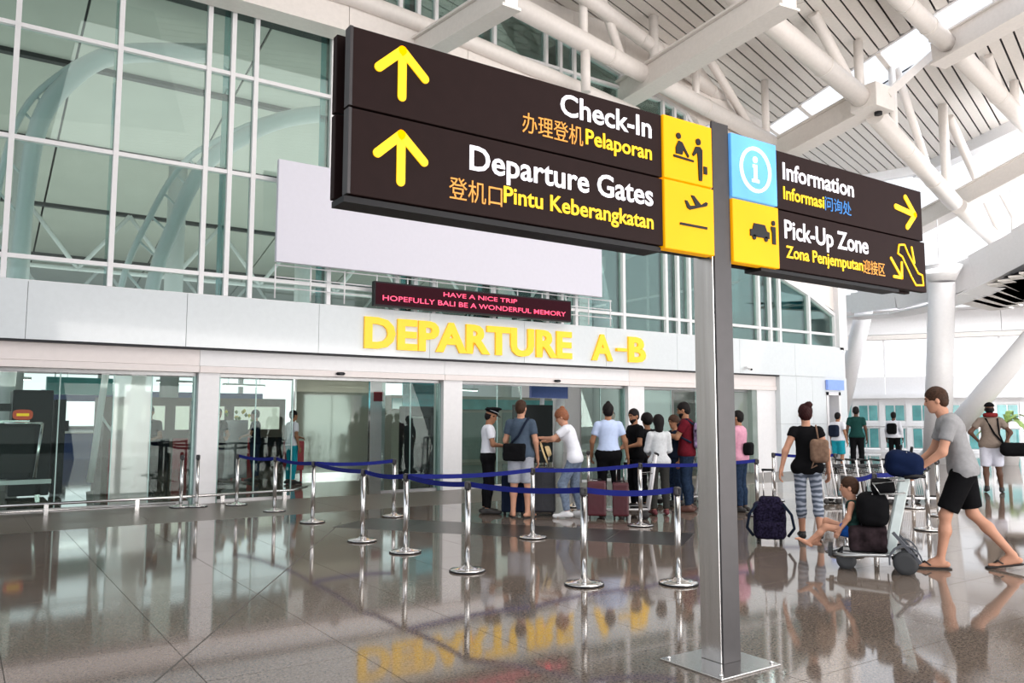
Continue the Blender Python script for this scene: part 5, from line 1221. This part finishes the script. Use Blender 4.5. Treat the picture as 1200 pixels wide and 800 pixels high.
# service core wall inside that darkens the view through bays two and three
t = empty('service_block', (11.6, 24, 0), label='broad beige service block inside the hall behind the third bay', cat='block')
MB().box(0, 6.5, 0, 3, 0, 2.25).build('wall', mat('service_beige', (.36, .33, .28), .6), t); 
for x in (.3, 2.3, 4.3): MB().box(x, x+1.7, -.04, 0, .1, 1.7).build('shutter', mat('shutter_grey_green', (.20, .24, .22), .4), t)
MB().box(0, 6.5, -.06, 0, 1.8, 2.15).build('sign_strip', M_TEALW, t)
t = empty('service_block', (3.4, 25.5, 0), label='low dark kiosk inside the hall behind the left glass of the second bay', cat='block')
MB().box(0, 5.2, 0, 2, 0, 2.1).build('wall', mat('kiosk_brown', (.13, .10, .085), .5), t)
for x in (.2, 1.9, 3.6): MB().box(x, x+1.4, -.05, 0, 1.15, 1.85).build('lit_window', mat('kiosk_window', (.7, .68, .6), .4, emit=.5), t)
for k in range(6): MB().box(.15+.85*k, .9+.85*k, -.08, -.03, 0, .9).build('front_panel', M_SCR if k % 2 else M_REDP, t)
# interior people seen dimly through the glass
for (x, y, az, hgt, tc, bc, lb) in [(4.75, 18.6, 170, 1.72, M_BLK, M_BLK, 'dim figure in black behind the glass at the left edge of the second bay'), (6.35, 18.3, 80, 1.68, M_WHC, M_TEALC, 'figure in white with teal trousers behind the glass of the second bay'),
                                  (5.9, 19.6, -60, 1.7, M_NAVY, M_DJEAN, 'figure in navy behind the glass near the metal cabinet'), (3.1, 17.2, 200, 1.74, M_BLK, M_DGREY, 'dark figure behind the glass beside the first white pillar'), (9.75, 17.4, 120, 1.66, M_PINK, M_BLK, 'figure in pink and black behind the glass at the left of the third bay'), (15.6, 17.8, 200, 1.7, M_BEIGE, M_BLK, 'figure in beige behind the fourth bay glass')]:
    person(lb, (x, y), az, hgt, dict(el=(-.22, .08, 1.14), wl=(-.12, .25, 1.1)), 'tan', 'black', tc, bottom=bc, shoes='low', shoecol=M_SOLE, h=.026, eyes=False)
# small fittings
t = empty('security_camera', (17.8, 14.7, 2.88), label='small white wall camera on the fascia right of the sign post', cat='camera')
MB().box(-.03, .03, .0, .12, -.02, .04).build('mount', M_WHITE, t); MB().tube([(0, 0, 0), (-.05, -.16, -.05)], .04, 12).build('housing', M_WHITE, t); MB().tube([(-.05, -.16, -.05), (-.055, -.175, -.055)], .028, 12).build('lens', M_BLACK, t)

for k, (x, y) in enumerate([(1.0, 21), (3.6, 22), (6.4, 21), (9.0, 22.5), (12.6, 21), (15.6, 20), (18.2, 21.5)]):  # invented glowing strips, added to put bright highlights behind the glass
    t = empty('glow_strip', (x, y+9, 2.72), R(20), '%s added glowing strip for highlights inside the inner hall' % ['leftmost', 'second', 'third', 'fourth', 'fifth', 'sixth', 'rightmost'][k], 'lamp', 'added glow strips of the inner hall')
    MB().box(-.9, .9, -.09, .09, 0, .08).build('casing', M_WHITE, t); MB().box(-.88, .88, -.07, .07, -.02, 0).build('glow_face', mat('strip_glow', (1, .98, .94), .4, emit=4), t)
    for q in (-.7, .7): MB().tube([(q, 0, .08), (q, 0, 2.0)], .008, 6).build('hanger', M_STEEL, t)
for k, (x, y, m) in enumerate([(2.6, 24, M_TEALW), (12.2, 22.5, M_TEALW), (14.6, 19.5, M_BLUP)]):
    t = empty('hanging_sign', (x, y, 2.1), R(10), 'blank %s hanging sign box behind the %s entrance bay' % (['green', 'green', 'dark blue'][k], ['first', 'third', 'fourth'][k]), 'sign')
    MB().box(-.8, .8, -.05, .05, 0, .45).build('sign_box', m, t, .01)
    for q in (-.6, .6): MB().tube([(q, 0, .45), (q, 0, 2.2)], .012, 6).build('hanger', M_STEEL, t)
